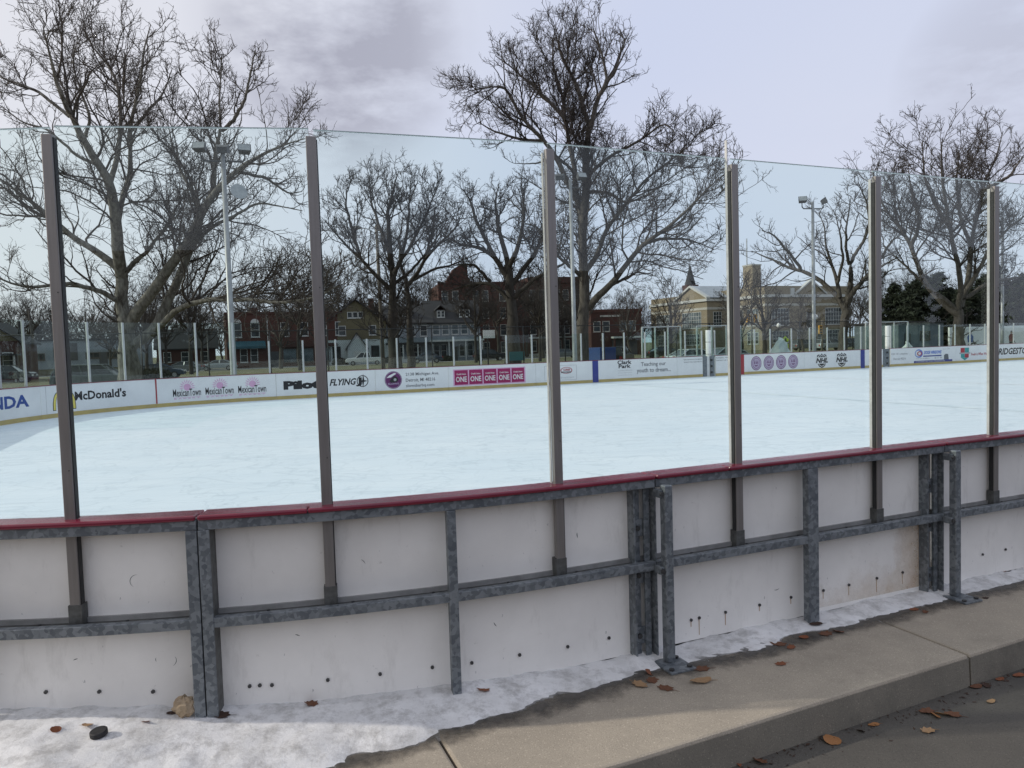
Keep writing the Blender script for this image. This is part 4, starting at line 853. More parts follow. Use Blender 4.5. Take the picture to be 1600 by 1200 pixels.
# dark red flat-roofed block behind the middle tree
x, y, z = place(926, 126); t = thing('flat_roofed_block', 'dark red brick two-storey block with flat roof, behind the middle tree', 'building', (x, y, z), AN * .3)
MB().box(0, 8.9, 0, 10, 0, 7.4).build('wall', BRICKD, t); MB().box(-.15, 9.05, -.15, 10, 7.405, 7.9).build('parapet', BRICKR, t); MB().box(1.6, 5.2, -.08, -.002, 6.6, 6.9).build('stone_band', STONE, t)
for a in (1, 2.6, 5.6, 7.2): window(t, a, 5.0, 1.05, 1.6, 1, 2, STONE, PANEL_L if a > 5 else PANE)
MB().box(3.4, 8.2, -1.9, -.02, 2.9, 3.2).build('porch_roof', TRIM, t); MB().box(3.6, 8.0, -.06, -.002, 0, 2.7).build('porch_opening', DOORM, t)
for a in (3.5, 5.7, 7.9): MB().box(a, a + .3, -1.8, -1.5, 0, 2.89).build('porch_column', BRICKD, t)
# school
x, y, z = place(1197, 135); t = thing('school', 'tan brick two-storey school with white pediments and big gridded windows', 'school', (x, y, z), AN)
MB().box(0, 20.3, 0, 37, 0, 9.6).build('wall', BRICKT, t)
MB().box(-.35, 20.65, -.35, 37.3, 9.605, 10.1).build('cornice', TRIM, t); MB().box(.02, 20.28, .02, 36.9, 10.105, 11.7).build('parapet', BRICKT, t); MB().box(-.06, 20.36, -.06, 36.9, 8.0, 8.45).build('stone_band', STONE, t)
MB().box(-5, -.01, 10.2, 29.4, 0, 9.6).build('pavilion_wall', BRICKT, t); MB().box(-5.35, -.36, 9.85, 29.7, 9.605, 10.1).build('pavilion_cornice', TRIM, t); MB().box(-4.98, -.02, 20.3, 29.3, 10.105, 11.2).build('pavilion_parapet', BRICKT, t); MB().box(-5.06, -.02, 10.1, 29.4, 8.0, 8.45).build('pavilion_band', STONE, t)
def pediment(poly_, axis, at_, depth):
    m_ = MB(); m_.prism(poly_, at_, at_ + .25) if axis == 'y' else m_.prism(poly_, at_, at_ + .25, 'x'); return m_
# pediment of the pavilion, facing left
yc0, yc1, ze, zr = 10.0, 20.2, 10.105, 12.9; ym = (yc0 + yc1) / 2
m_ = MB(); m_.add([(-5.1, yc0, ze), (-5.1, yc1, ze), (-5.1, ym, zr - .35), (-4.7, yc0, ze), (-4.7, yc1, ze), (-4.7, ym, zr - .35)], [(0, 1, 2), (3, 5, 4), (0, 3, 4, 1), (1, 4, 5, 2), (2, 5, 3, 0)]); pd = m_.build('pediment', BRICKT, t)
rk_ = MB()
for ye in (yc0 - .3, yc1 + .3): rk_.hexa([(-5.5, ye, ze), (-5.5, ym, zr - .3), (-4.6, ym, zr - .3), (-4.6, ye, ze), (-5.5, ye, ze + .35), (-5.5, ym, zr + .1), (-4.6, ym, zr + .1), (-4.6, ye, ze + .35)])
rk_.build('raking_cornice', TRIM, t)
rf = MB()
for ye in (yc0 - .2, yc1 + .2): rf.hexa([(-4.59, ye, ze + .1), (-4.59, ym, zr - .1), (6, ym, zr - .1), (6, ye, ze + .1), (-4.59, ye, ze + .3), (-4.59, ym, zr + .05), (6, ym, zr + .05), (6, ye, ze + .3)])
rf.build('pavilion_roof', M('pale_metal_roof', (.36, .38, .42), (.3, .32, .35), 1, .5), t)
# small pediment on the shaded front
m_ = MB(); m_.prism([(7.4, 10.105), (14.2, 10.105), (10.8, 12.6)], -.3, .2).build('front_pediment', BRICKT, t); rr = MB()
for xe in (7.0, 14.6): rr.hexa([(xe, -.55, 10.11), (10.8, -.55, 12.65), (10.8, .3, 12.65), (xe, .3, 10.11), (xe, -.55, 10.4), (10.8, -.55, 12.95), (10.8, .3, 12.95), (xe, .3, 10.4)])
rr.build('front_raking_cornice', TRIM, t)
MB().box(.4, 2.4, 3.6, 6.2, 11.705, 15.8).build('chimney', BRICKT, t); MB().box(.3, 2.5, 3.5, 6.3, 15.805, 16.05).build('chimney_cap', STONE, t); MB().box(6.0, 6.9, -.2, .5, 10.105, 11.3).build('roof_vent', TRIM, t)
for a in (3.6, 16.6): window(t, a, 6.0, 4.0, 3.0, 6, 4, TRIM); window(t, a, 2.3, 3.6, 2.0, 5, 3, TRIM)
for a in (8.2, 13.2): window(t, a, 2.3, 1.0, 2.0, 2, 3)
window(t, 10.8, 5.4, 1.6, 2.8, 2, 4)
for yy in (3.2, 7.4): window(t, yy, 6.1, 3.0, 3.0, 4, 4, TRIM, PANEL_L, 'left', 0); window(t, yy, 2.2, 2.8, 2.0, 4, 3, TRIM, PANE, 'left', 0)
for yy, w_ in ((15.1, 6.0), (24.8, 5.0)): window(t, yy, 6.1, w_, 3.0, 8, 4, TRIM, PANEL_L, 'left', -5); window(t, yy, 2.3, w_ * .8, 2.0, 6, 3, TRIM, PANE, 'left', -5)
window(t, -2.6, 6.1, 1.8, 2.8, 3, 4, TRIM, PANE, L=10.2)
# church spire
P = at(1079, 470, 235); t = thing('church_spire', 'dark pointed church spire with cross, rising behind the school', 'church', (P.x, P.y, GRZ), .2); zb, zt = at(1079, 444, 235).z, at(1078, 411, 235).z
MB().box(-1.9, 1.9, -1.9, 1.9, 0, zb).build('tower', BRICKD, t); MB().tube([(0, 0, zb), (0, 0, zt)], [1.75, .06], 8, False).build('spire', SHING, t)
MB().tube([(0, 0, zt - .2), (0, 0, zt + 1.6)], .07, 4).build('cross_upright', BLK, t); MB().tube([(-.5, 0, zt + 1.0), (.5, 0, zt + 1.0)], .07, 4).build('cross_bar', BLK, t)
# low blue-grey building and the painted boards on the right
x, y, z = place(1405, 82); t = thing('service_building', 'low blue-grey building behind the right end of the far glass', 'building', (x, y, z), AN)
MB().box(0, 7.2, 0, 6, 0, 3.3).build('wall', M('blue_grey_siding', (.13, .155, .18), (.11, .13, .15), 1, .8), t); MB().box(-.2, 7.4, -.3, 6.2, 3.305, 3.5).build('roof', SHING, t); MB().box(.9, 1.9, -.05, -.002, 0, 2.2).build('door', DOORM, t); window(t, 4.2, 1.9, 1.4, .8, 2, 1, BRWN)
x, y, z = place(1485, 63); t = thing('mural_wall', 'white board wall painted with hockey players at the right', 'mural', (x, y, z), AN)
MB().box(0, 13, 0, .15, 0, 2.55).build('wall', BOARD, t)
MAR = flat('maroon_paint', (.16, .02, .03)); PB = flat('blue_paint', (.05, .12, .34)); SKIN = flat('skin_paint', (.42, .27, .2))
def player(x, c1, c2, s=1.0, lean=.1):
    def pp(pts, m_, d): MB().prism([(x + a * s, .25 + b * s) for a, b in pts], -.006 - d, -.001).build('painted_figure', m_, t)
    pp([(-.32, 1.0), (-.42, 1.5), (-.2, 1.75), (.2, 1.75), (.42, 1.5), (.34, 1.0)], c1, 0); pp([(-.34, .45), (-.32, .99), (.34, .99), (.36, .45), (.08, .45), (0, .7), (-.08, .45)], c2, 0)
    pp([(-.32, 0), (-.3, .44), (-.1, .44), (-.12, 0)], c1, .001); pp([(.12, 0), (.1, .44), (.33, .44), (.34, 0)], c1, .001)
    pp([(.15 * math.cos(R(a)), 1.92 + .17 * math.sin(R(a))) for a in range(0, 360, 30)], INK, .001); pp([(-.12, 1.78), (-.12, 1.9), (.12, 1.9), (.12, 1.78)], SKIN, .002)
    pp([(.4, 1.2), (1.1, .05), (1.35, .02), (1.35, -.04), (1.05, -.03), (.34, 1.15)], INK, .003)
player(.75, PB, YELP); player(2.6, PB, WHITE, .95); player(5.6, MAR, INK, 1.05); player(8.0, MAR, INK, .9); player(10.4, PB, INK)
# tarped heap, small white tarp, blue trailer and teal sign
def heap(u, v, Y, w, h, d, lab, mat, seed):
    P = at(u, v, Y); r_ = random.Random(seed); n = 14; m_ = 8; vs = []
    for j in range(m_ + 1):
        for i in range(n):
            a = 2 * math.pi * i / n; k_ = math.cos(j / m_ * math.pi / 2) ** .7 * (1 + r_.uniform(-.13, .13)); vs.append((w * k_ * math.cos(a) * .5, d * k_ * math.sin(a) * .5, h * math.sin(j / m_ * math.pi / 2) * (1 + .25 * math.cos(a + 1)) * (1 + r_.uniform(-.06, .06))))
    o = MB().add(vs, [(j * n + i, j * n + (i + 1) % n, (j + 1) * n + (i + 1) % n, (j + 1) * n + i) for j in range(m_) for i in range(n)] + [tuple(m_ * n + i for i in range(n))]).build('tarp_heap', mat, None, loc=(P.x, P.y, GRZ)); return tag(o, lab, 'tarp', 'tarps')
TARP = M('pale_tarp', (.55, .62, .62), (.42, .5, .52), 2, .5, 0, .3, .7, 6); heap(1216, 548, 50, 1.7, 1.65, 1.4, 'pale green tarp heap behind the purple crests board', TARP, 3); heap(1415, 548, 57, 1.3, 1.2, 1.0, 'small white tarp heap behind the address board', WHITE, 4)
P = at(950, 552, 62); t = thing('cargo_trailer', 'blue boxy trailer parked by the middle tree', 'trailer', (P.x, P.y, GRZ), .35)
MB().box(-.75, .75, 0, 2.2, .45, 1.75).build('body', BLUEB, t); MB().box(-.68, .68, -.03, -.002, .55, 1.65).build('rear_door', flat('blue_door', (.02, .05, .2)), t)
for a in (-.8, .8): MB().tube([(a - .06, 1.1, .3), (a + .06, 1.1, .3)], .3, 14).build('wheel', BLACK, t)
P = at(808, 560, 58); t = thing('teal_sign', 'teal banner sign behind the far glass beside the dark trees', 'sign', (P.x, P.y, GRZ), .2); MB().box(-.62, .62, -.02, .02, .95, 1.65).build('board', TEALS, t)
for a in (-.55, .55): MB().box(a - .03, a + .03, .021, .06, 0, 1.6).build('leg', BLK, t)
# sidewalk railing of the house fronts
PICK = M('wire_fence_grey', (.25, .26, .26), (.2, .2, .2), 4, .5, .3)
t = thing('yard_fence', 'low wire fence along the house fronts', 'fence', tuple(RK(-40, -97.3, GRZ)), TH)
for i in range(36): MB().tube([(2.4 * i, 0, 0), (2.4 * i, 0, 1.25)], .03, 5).build('post', PICK, t)
MB().tube([(0, .04, 1.23), (84, .04, 1.23)], .02, 5).build('rail', PICK, t)

# unseen brick building added behind the viewer to darken what the glass mirrors
t = thing('added_building', 'long dark brick building added unseen behind the viewer to darken the glass reflections', 'building', (-38, -34, PAVZ), .12)
MB().box(0, 84, -10, 0, 0, 6.6).build('wall', BRICKD, t); MB().box(-.2, 84.2, -10.2, .2, 6.605, 7.0).build('parapet', BRICKD, t)
for i in range(20): MB().box(2.5 + 4.1 * i, 4.6 + 4.1 * i, .002, .05, 1.2, 3.2).build('window', PANE, t)
for x in (20.5, 61.5): MB().box(x, x + 1.6, .002, .06, 0, 2.4).build('door', DOORM, t)
# ------------------------------------------------------------------ parked cars
TYRE = M('tyre', (.012, .012, .012), (.02, .02, .02), 9, .85); RIM = M('wheel_rim', (.4, .4, .41), (.3, .3, .3), 5, .35, .6); CGL = M('car_glass', (.015, .02, .022), (.03, .035, .04), 2, .06); LAMPW = flat('headlight', (.75, .75, .72), .15); LAMPR = flat('tail_light', (.3, .01, .01), .2)
def paint(n, c): return M(n, c, tuple(x * .93 for x in c), 1.2, .25, .25)
CARM = {'silver': paint('silver_paint', (.42, .45, .48)), 'white': paint('white_paint', (.72, .73, .73)), 'dark': paint('dark_paint', (.02, .022, .026)), 'blue': paint('slate_blue_paint', (.05, .07, .10)), 'grey': paint('grey_paint', (.16, .17, .18)), 'green': paint('grey_green_paint', (.10, .12, .115))}
def car(u, Y, kind, colr, lab, flip=1, rz=None):
    P = place(u, Y); t = thing('parked_car' if kind != 'pickup' else 'pickup_truck', lab, 'car' if kind != 'pickup' else 'truck', P, (TH * .5 if rz is None else rz) + (0 if flip > 0 else math.pi), 'cars parked along the street'); c = CARM[colr]
    if kind == 'sedan': L_, Wd, low = 4.7, .88, [(-2.35, .32), (-2.32, .75), (-2.1, .95), (-1.3, 1.0), (1.0, .98), (2.0, .84), (2.3, .68), (2.35, .32)]; gh = (-1.75, 1.25, -.95, .35, 1.0, 1.44)
    elif kind == 'suv': L_, Wd, low = 4.8, .93, [(-2.35, .38), (-2.38, .8), (-2.3, 1.12), (1.0, 1.12), (2.1, 1.02), (2.35, .85), (2.38, .38)]; gh = (-2.28, 1.25, -2.0, .55, 1.12, 1.74)
    else: L_, Wd, low = 5.6, .97, [(-2.8, .45), (-2.8, 1.12), (.9, 1.12), (2.4, 1.06), (2.75, .9), (2.8, .45)]; gh = (-.75, 1.3, -.6, .6, 1.12, 1.86)
    MB().prism(low, -Wd, Wd).build('body', c, t, bevel=.07, smooth=False)
    x0, x1, a0, a1, zb, zt = gh; wb, wt = Wd - .05, Wd - .26
    MB().hexa([(x0, -wb, zb - .02), (x1, -wb, zb - .02), (x1, wb, zb - .02), (x0, wb, zb - .02), (a0, -wt, zt - .06), (a1, -wt, zt - .06), (a1, wt, zt - .06), (a0, wt, zt - .06)]).build('window_glass', CGL, t)
    MB().box(a0 - .03, a1 + .03, -wt - .02, wt + .02, zt - .058, zt).build('roof', c, t, bevel=.025)
    for sy in (-1, 1):
        for xa_, xb_ in ((x0, a0), (x1, a1), ((x0 + x1) / 2, (a0 + a1) / 2)): MB().tube([(xa_, sy * (wb + .004), zb), (xb_, sy * (wt + .004), zt - .05)], .04, 5).build('pillar', c, t)
        MB().box(low[-2][0] - .02, low[-2][0] + .07, sy * Wd * .72 - .2, sy * Wd * .72 + .2, .62, .78).build('headlight', LAMPW, t); MB().box(low[0][0] - .04, low[0][0] + .06, sy * Wd * .78 - .14, sy * Wd * .78 + .14, .68, .92).build('tail_light', LAMPR, t)
        for xw in (-L_ * .3, L_ * .31):
            w = MB().tube([(xw, sy * (Wd - .2), .33), (xw, sy * (Wd + .015), .33)], .33, 18).build('wheel', TYRE, t); MB().tube([(xw, sy * (Wd + .016), .33), (xw, sy * (Wd + .03), .33)], .2, 12).build('rim', RIM, w)
    if kind == 'pickup':
        MB().box(-2.7, -.85, -.8, .8, 1.121, 1.14).build('bed_floor', TYRE, t)
    return t
car(343, 101, 'sedan', 'silver', 'silver sedan in front of the red brick building', -1)
car(288, 93, 'sedan', 'grey', 'grey sedan half hidden behind the sycamore trunk', -1)
car(150, 47, 'suv', 'green', 'grey-green car close behind the far corner boards', 1, .25)
car(12, 72, 'suv', 'dark', 'dark car at the far left edge', 1, .3)
car(250, 72, 'sedan', 'blue', 'slate blue car behind the thin red line', 1, .3)
car(572, 107, 'pickup', 'white', 'white pickup truck in front of the tan house', -1)
car(668, 109, 'sedan', 'blue', 'slate blue sedan in front of the porch house', -1)
car(766, 111, 'suv', 'dark', 'dark car in front of the apartment block, beside the backboard', 1)
car(884, 113, 'sedan', 'grey', 'grey car right of the third glass post', 1)
car(968, 66, 'suv', 'dark', 'dark vehicle towing the blue trailer', 1, 1.2)
car(1085, 58, 'sedan', 'white', 'white car roof just above the quotation board', 1, .4); car(1140, 60, 'sedan', 'silver', 'silver car right of the grey gate', 1, .4)
car(1299, 112, 'suv', 'silver', 'silver car left of the forked tree, before the school', 1); car(1330, 116, 'suv', 'grey', 'grey car right of the forked tree, before the school', 1); car(1262, 118, 'suv', 'grey', 'grey van left of the floodlight pole, before the school', 1); car(1040, 92, 'sedan', 'dark', 'dark car below the school pavilion', 1)

# ------------------------------------------------------------------ bare trees
def tubes(P, Rd, k):
    """P (N,n,3), Rd (N,n) -> verts, quads"""
    Nn, n, _ = P.shape; T = np.gradient(P, axis=1); T /= np.linalg.norm(T, axis=2, keepdims=True) + 1e-9
    ref = np.where(np.abs(T[:, :1, 2:3]) > .85, np.array([1., .2, 0]), np.array([0, .1, 1.])); ref = np.broadcast_to(ref, T.shape)
    A = np.cross(T, ref); A /= np.linalg.norm(A, axis=2, keepdims=True) + 1e-9; B = np.cross(T, A)
    an = 2 * np.pi * np.arange(k) / k
    V = P[:, :, None, :] + Rd[:, :, None, None] * (A[:, :, None, :] * np.cos(an)[:, None] + B[:, :, None, :] * np.sin(an)[:, None])
    i = np.arange(Nn)[:, None, None]; j = np.arange(n - 1)[None, :, None]; a = np.arange(k)[None, None, :]
    b0 = i * n * k + j * k
    Fq = np.stack([b0 + a, b0 + (a + 1) % k, b0 + k + (a + 1) % k, b0 + k + a], -1).reshape(-1, 4)
    return V.reshape(-1, 3), Fq
def merge(lst):
    vs, fs, c = [], [], 0
    for v, f in lst: vs.append(v); fs.append(f + c); c += len(v)
    return np.concatenate(vs), np.concatenate(fs)
def resample(pts, rad, n):
    pts = np.array(pts, float); rad = np.array(rad, float); d = np.r_[0, np.cumsum(np.linalg.norm(np.diff(pts, axis=0), axis=1))]
    # smooth the traced corners a little
    s = np.linspace(0, d[-1], n); out = np.stack([np.interp(s, d, pts[:, i]) for i in range(3)], 1); r = np.interp(s, d, rad)
    for _ in range(2): out[1:-1] = .5 * out[1:-1] + .25 * (out[:-2] + out[2:])
    return out, r
def spawn(rng, P, Rd, dens, f0, ang, lr, lmin, lmax, rr, rmax, nseg, wob, trop, rmin):
    Nn, n, _ = P.shape; seg = np.linalg.norm(np.diff(P, axis=1), axis=2); L = seg.sum(1)
    cnt = np.maximum(1, rng.poisson(np.clip(dens * L, 0, 40))); idx = np.repeat(np.arange(Nn), cnt); M_ = len(idx)
    u = f0 + (1 - f0) * rng.random(M_) ** .85; x = u * (n - 1); i0 = np.minimum(x.astype(int), n - 2); fr = (x - i0)[:, None]
    p0 = P[idx, i0] * (1 - fr) + P[idx, i0 + 1] * fr; r0 = Rd[idx, i0] * (1 - fr[:, 0]) + Rd[idx, i0 + 1] * fr[:, 0]
    T = P[idx, i0 + 1] - P[idx, i0]; T /= np.linalg.norm(T, axis=1, keepdims=True) + 1e-9
    pr = rng.normal(size=(M_, 3)); pr[:, 2] += .35; pr -= (pr * T).sum(1, keepdims=True) * T; pr /= np.linalg.norm(pr, axis=1, keepdims=True) + 1e-9
    a = np.radians(rng.normal(ang, 11, M_))[:, None]; D = T * np.cos(a) + pr * np.sin(a)
    ln = np.clip(L[idx] * lr * (1.15 - .75 * u) * rng.uniform(.55, 1.3, M_), lmin, lmax)
    rs = np.clip(np.minimum(r0 * rr, rmax) * rng.uniform(.7, 1.1, M_), rmin, None)
    pts = [p0]; st = (ln / nseg)[:, None]
    for _ in range(nseg):
        D = D + rng.normal(size=(M_, 3)) * wob; D[:, 2] += trop; D /= np.linalg.norm(D, axis=1, keepdims=True)
        pts.append(pts[-1] + D * st)
    P2 = np.stack(pts, 1); taper = np.linspace(1, .35, nseg + 1)[None]; return P2, np.maximum(rs[:, None] * taper, rmin * .6)
def crown(rng, limbs, P_):
    """limbs: list of (pts, radii); P_: dict of densities"""
    Pl, Rl = zip(*[resample(p, r, 22) for p, r in limbs]); P0 = np.stack(Pl); R0 = np.stack(Rl)
    # knotty wobble on the traced limbs
    w = rng.normal(size=P0.shape); w = (w + np.roll(w, 1, 1) + np.roll(w, -1, 1)) / 3; w[:, 0] = 0; w[:, -1] = 0
    P0 = P0 + w * np.minimum(R0, .12)[:, :, None] * .55
    rm = P_.get('rmin', .012); s = P_.get('s', 1.0); wob = P_.get('wob', .2); tr = P_.get('trop', .06); dn = P_.get('d', 1.0)
    P1, R1 = spawn(rng, P0, R0, 1.6 * dn / s, .2, 44, .52, 1.3 * s, 5.2 * s, .55, .075 * s, 9, wob * .8, tr, rm * 1.8)
    P2, R2 = spawn(rng, P1, R1, 2.4 * dn / s, .12, 43, .5, .8 * s, 2.6 * s, .6, .04 * s, 6, wob, tr, rm * 1.35)
    P2b, R2b = spawn(rng, P0, R0, 1.3 * dn / s, .3, 55, .14, .5 * s, 1.8 * s, .35, .03 * s, 5, wob, tr, rm * 1.2)
    P3, R3 = spawn(rng, P2, R2, 3.0 * dn / s, .1, 42, .52, .45 * s, 1.35 * s, .65, .022 * s, 4, wob * 1.1, tr * .8, rm)
    P4, R4 = spawn(rng, P3, R3, 2.7 * P_.get('d4', 1.0) / s, .15, 40, .55, .25 * s, .75 * s, .7, .013 * s, 2, wob * 1.2, tr * .5, rm * .8)
    if P_.get('log'): print('TREE', len(P1), len(P2), len(P3), len(P4))
    body = merge([tubes(P0, R0, 10)]); tw = merge([tubes(P1, R1, 5), tubes(P2, R2, 4), tubes(P2b, R2b, 3), tubes(P3, R3, 3), tubes(P4, R4, 3)])
    return body, tw
def tree_obj(name, lab, base, body, tw, bark, twig, group):
    t = thing(name, lab, 'tree', tuple(base), 0, group); b = np.array(base)
    link('trunk', np_mesh('trunk', body[0] - b, body[1], bark), t); link('crown', np_mesh('crown', tw[0] - b, tw[1], twig), t); return t
def traced(name, lab, Y, limbs_px, seed, bark, twig, par, depth=.55, group='bare park trees', thick=1.0):
    rng = np.random.default_rng(seed); limbs = []
    for k_, lp in enumerate(limbs_px):
        w0, w1, pts = lp; n = len(pts); slope = 0 if k_ == 0 else rng.uniform(-depth, depth) - .1; out = []; acc = 0; prev = None
        for i, (u, v) in enumerate(pts):
            P = np.array(at(u, v, Y))
            if prev is not None: acc += np.linalg.norm(P - prev)
            prev = P; Yi = Y + slope * acc; out.append(np.array(at(u, v, Yi)))
        out = np.array(out)
        if k_ == 0: out[0][2] = GRZ - .1
        rad = thick * np.interp(np.linspace(0, 1, n), [0, .55, 1], [w0 * .86, (w0 * .5 + w1 * .5) * .72, w1 if k_ == 0 else 1.0]) * Y / F / 2
        if k_ == 0: rad[0] *= 1.3
        limbs.append((out, np.maximum(rad, .025)))
    body, tw = crown(rng, limbs, par); base = limbs[0][0][0].copy(); base[2] = GRZ
    return tree_obj(name, lab, base, body, tw, bark, twig, group)
Z1 = lambda *p: [(x * .4333, y * .4333) for x, y in p]
syc = [(34, 16, [(203, 590), (200, 545), (197, 510), (191, 470), (190, 433)]),
       (20, 3, Z1((440, 1000), (425, 870), (415, 760), (395, 660), (365, 600), (300, 500), (250, 420), (200, 300), (185, 210), (155, 95))),
       (10, 3, Z1((425, 800), (440, 730), (465, 640), (467, 560), (465, 460), (510, 280), (515, 190), (543, 90))),
       (9, 3, Z1((397, 660), (430, 560), (435, 450), (430, 330), (400, 240), (335, 180), (295, 95))),
       (14, 4, Z1((440, 985), (400, 950), (330, 890), (245, 840), (180, 780), (100, 715), (0, 645), (-120, 560))),
       (9, 3, Z1((435, 1095), (350, 1040), (250, 1020), (110, 1040), (30, 1020), (-90, 960))),
       (20, 4, Z1((462, 1180), (540, 1060), (620, 960), (680, 880), (730, 770), (780, 680), (850, 620), (930, 560), (1000, 530), (1100, 500))),
       (10, 3, Z1((730, 770), (768, 700), (770, 620), (778, 520), (800, 470), (790, 380), (800, 200))),
       (7, 2.5, Z1((800, 470), (870, 400), (900, 280), (920, 180))),
       (18, 5, Z1((470, 1250), (560, 1190), (640, 1020), (685, 900), (740, 790), (700, 700), (640, 600), (600, 430))),
       (11, 4, Z1((560, 1190), (620, 1125), (700, 1085), (850, 1078), (1000, 1095), (1130, 1080), (1220, 1030))),
       (7, 2.5, Z1((690, 885), (760, 820), (830, 790), (930, 730), (1000, 740), (1090, 760))),
       (8, 2.5, Z1((450, 985), (520, 910), (600, 830), (640, 740), (720, 640))),
       (6, 2.5, Z1((365, 600), (270, 560), (180, 470), (80, 440), (0, 380))),
       (6, 2.5, Z1((250, 420), (150, 340), (60, 300), (0, 280), (-60, 220))),
       (6, 2.5, Z1((467, 480), (540, 390), (590, 340), (620, 250))),
       (6, 2.5, Z1((850, 620), (960, 640), (1040, 700), (1090, 690))),
       (6, 2, Z1((300, 500), (330, 430), (290, 330), (260, 230), (280, 130)))]
traced('sycamore_tree', 'huge pale sycamore with spreading limbs behind the left corner', 46, syc, 3, BARK1, TWIG1, {'wob': .24, 'rmin': .0145, 'trop': .06, 'd': .92}, thick=1.08)
Z3 = lambda *p: [(700 + x * .4331, y * .4331) for x, y in p]
mid = [(25, 11, [(907, 566)] + Z3((490, 1200), (495, 1080), (488, 950), (485, 800), (495, 680), (497, 560))),
       (11, 3, Z3((497, 560), (515, 450), (545, 350), (575, 290), (555, 190), (525, 105))),
       (6, 2.5, Z3((575, 290), (620, 200), (640, 140), (605, 110))), (6, 2.5, Z3((545, 350), (600, 260), (660, 150))),
       (12, 3, Z3((485, 800), (462, 700), (455, 600), (440, 530), (425, 430), (410, 330), (372, 210), (385, 120))),
       (9, 2.5, Z3((512, 460), (470, 320), (420, 230), (395, 150), (415, 100))),
       (10, 2.5, Z3((460, 720), (400, 590), (350, 510), (270, 430), (200, 300), (120, 320), (70, 330))),
       (7, 2.5, Z3((425, 430), (330, 330), (250, 260), (170, 200))), (6, 2.5, Z3((350, 510), (250, 500), (160, 470), (110, 440))),
       (15, 3.5, Z3((505, 1110), (530, 1085), (590, 1030), (640, 960), (700, 880), (800, 820), (900, 720), (980, 640))),
       (10, 3, Z3((495, 980), (530, 920), (570, 830), (640, 740), (720, 640), (800, 580), (880, 520))),
       (8, 2.5, Z3((497, 640), (540, 600), (600, 560), (700, 500), (780, 440), (820, 480))),
       (7, 2.5, Z3((497, 700), (580, 690), (640, 740), (740, 690), (860, 600))), (7, 2.5, Z3((700, 880), (780, 860), (860, 860), (960, 900))),
       (8, 2.5, Z3((480, 1000), (440, 960), (400, 930), (330, 820), (260, 800))), (6, 2.5, Z3((590, 1030), (680, 980), (740, 990))),
       (6, 2.5, Z3((455, 620), (390, 560), (330, 590), (250, 590)))]
traced('elm_tree', 'tall bare tree behind the third glass post, highest in the middle', 52, mid, 8, BARK2, TWIG2, {'wob': .19, 'rmin': .0145, 'trop': .05, 'd': 1.1})
Z2 = lambda *p: [(480 + x * .3333, 200 + y * .3333) for x, y in p]
ta = [(22, 9, [(618, 560)] + Z2((400, 950), (400, 800), (398, 690), (388, 560))), (9, 3, Z2((388, 560), (378, 400), (400, 300), (430, 200))),
      (8, 2.5, Z2((388, 580), (340, 470), (300, 340), (290, 230))), (9, 3, Z2((395, 760), (330, 700), (250, 610), (150, 520), (80, 430))),
      (7, 2.5, Z2((250, 610), (210, 480), (180, 350), (190, 260))), (9, 3, Z2((398, 700), (440, 620), (500, 520), (560, 400), (610, 280))),
      (7, 2.5, Z2((440, 620), (470, 480), (480, 340), (520, 250))), (7, 2.5, Z2((395, 740), (480, 680), (580, 560), (660, 420)))]
traced('dark_tree', 'dark bare tree just right of the second glass post, by the wooden lamp pole', 72, ta, 12, BARK3, TWIG3, {'s': 1.2, 'rmin': .0195, 'trop': .07, 'd': 1.2})
tb2 = [(13, 7, [(641, 558)] + Z2((480, 900), (478, 800), (465, 720))), (7, 3, Z2((465, 720), (440, 640), (430, 540), (450, 420))), (8, 3, Z2((470, 740), (540, 640), (600, 560), (700, 470), (720, 400))), (6, 3, Z2((540, 640), (590, 480), (600, 360))), (6, 3, Z2((470, 730), (600, 660), (690, 640), (760, 600)))]
traced('dark_tree', 'smaller dark bare tree in front of the porch house', 78, tb2, 14, BARK3, TWIG3, {'s': 1.25, 'rmin': .0195, 'trop': .06})
tb = [(26, 12, [(800, 560)] + Z2((965, 950), (960, 830), (950, 720), (940, 640))), (10, 3, Z2((940, 640), (900, 480), (880, 360), (900, 260))), (11, 3, Z2((950, 720), (880, 600), (800, 560), (700, 540), (640, 500))), (8, 3, Z2((880, 600), (800, 460), (760, 330), (730, 290))), (10, 3, Z2((945, 660), (1000, 520), (1020, 380), (1000, 280))), (10, 3, Z2((955, 740), (1060, 600), (1120, 480), (1130, 380))), (10, 3, Z2((960, 830), (860, 720), (740, 740), (640, 770))), (9, 3, Z2((960, 800), (1080, 700), (1200, 640), (1250, 560))), (7, 3, Z2((860, 720), (780, 640), (700, 640)))]
traced('dense_tree', 'dense dark bare tree left of the third glass post, in front of the apartment block', 68, tb, 21, BARK3, TWIG3, {'s': 1.1, 'rmin': .019, 'trop': .03, 'd': 1.15, 'wob': .26})
Z4 = lambda *p: [(1140 + x * .3166, 180 + y * .3166) for x, y in p]
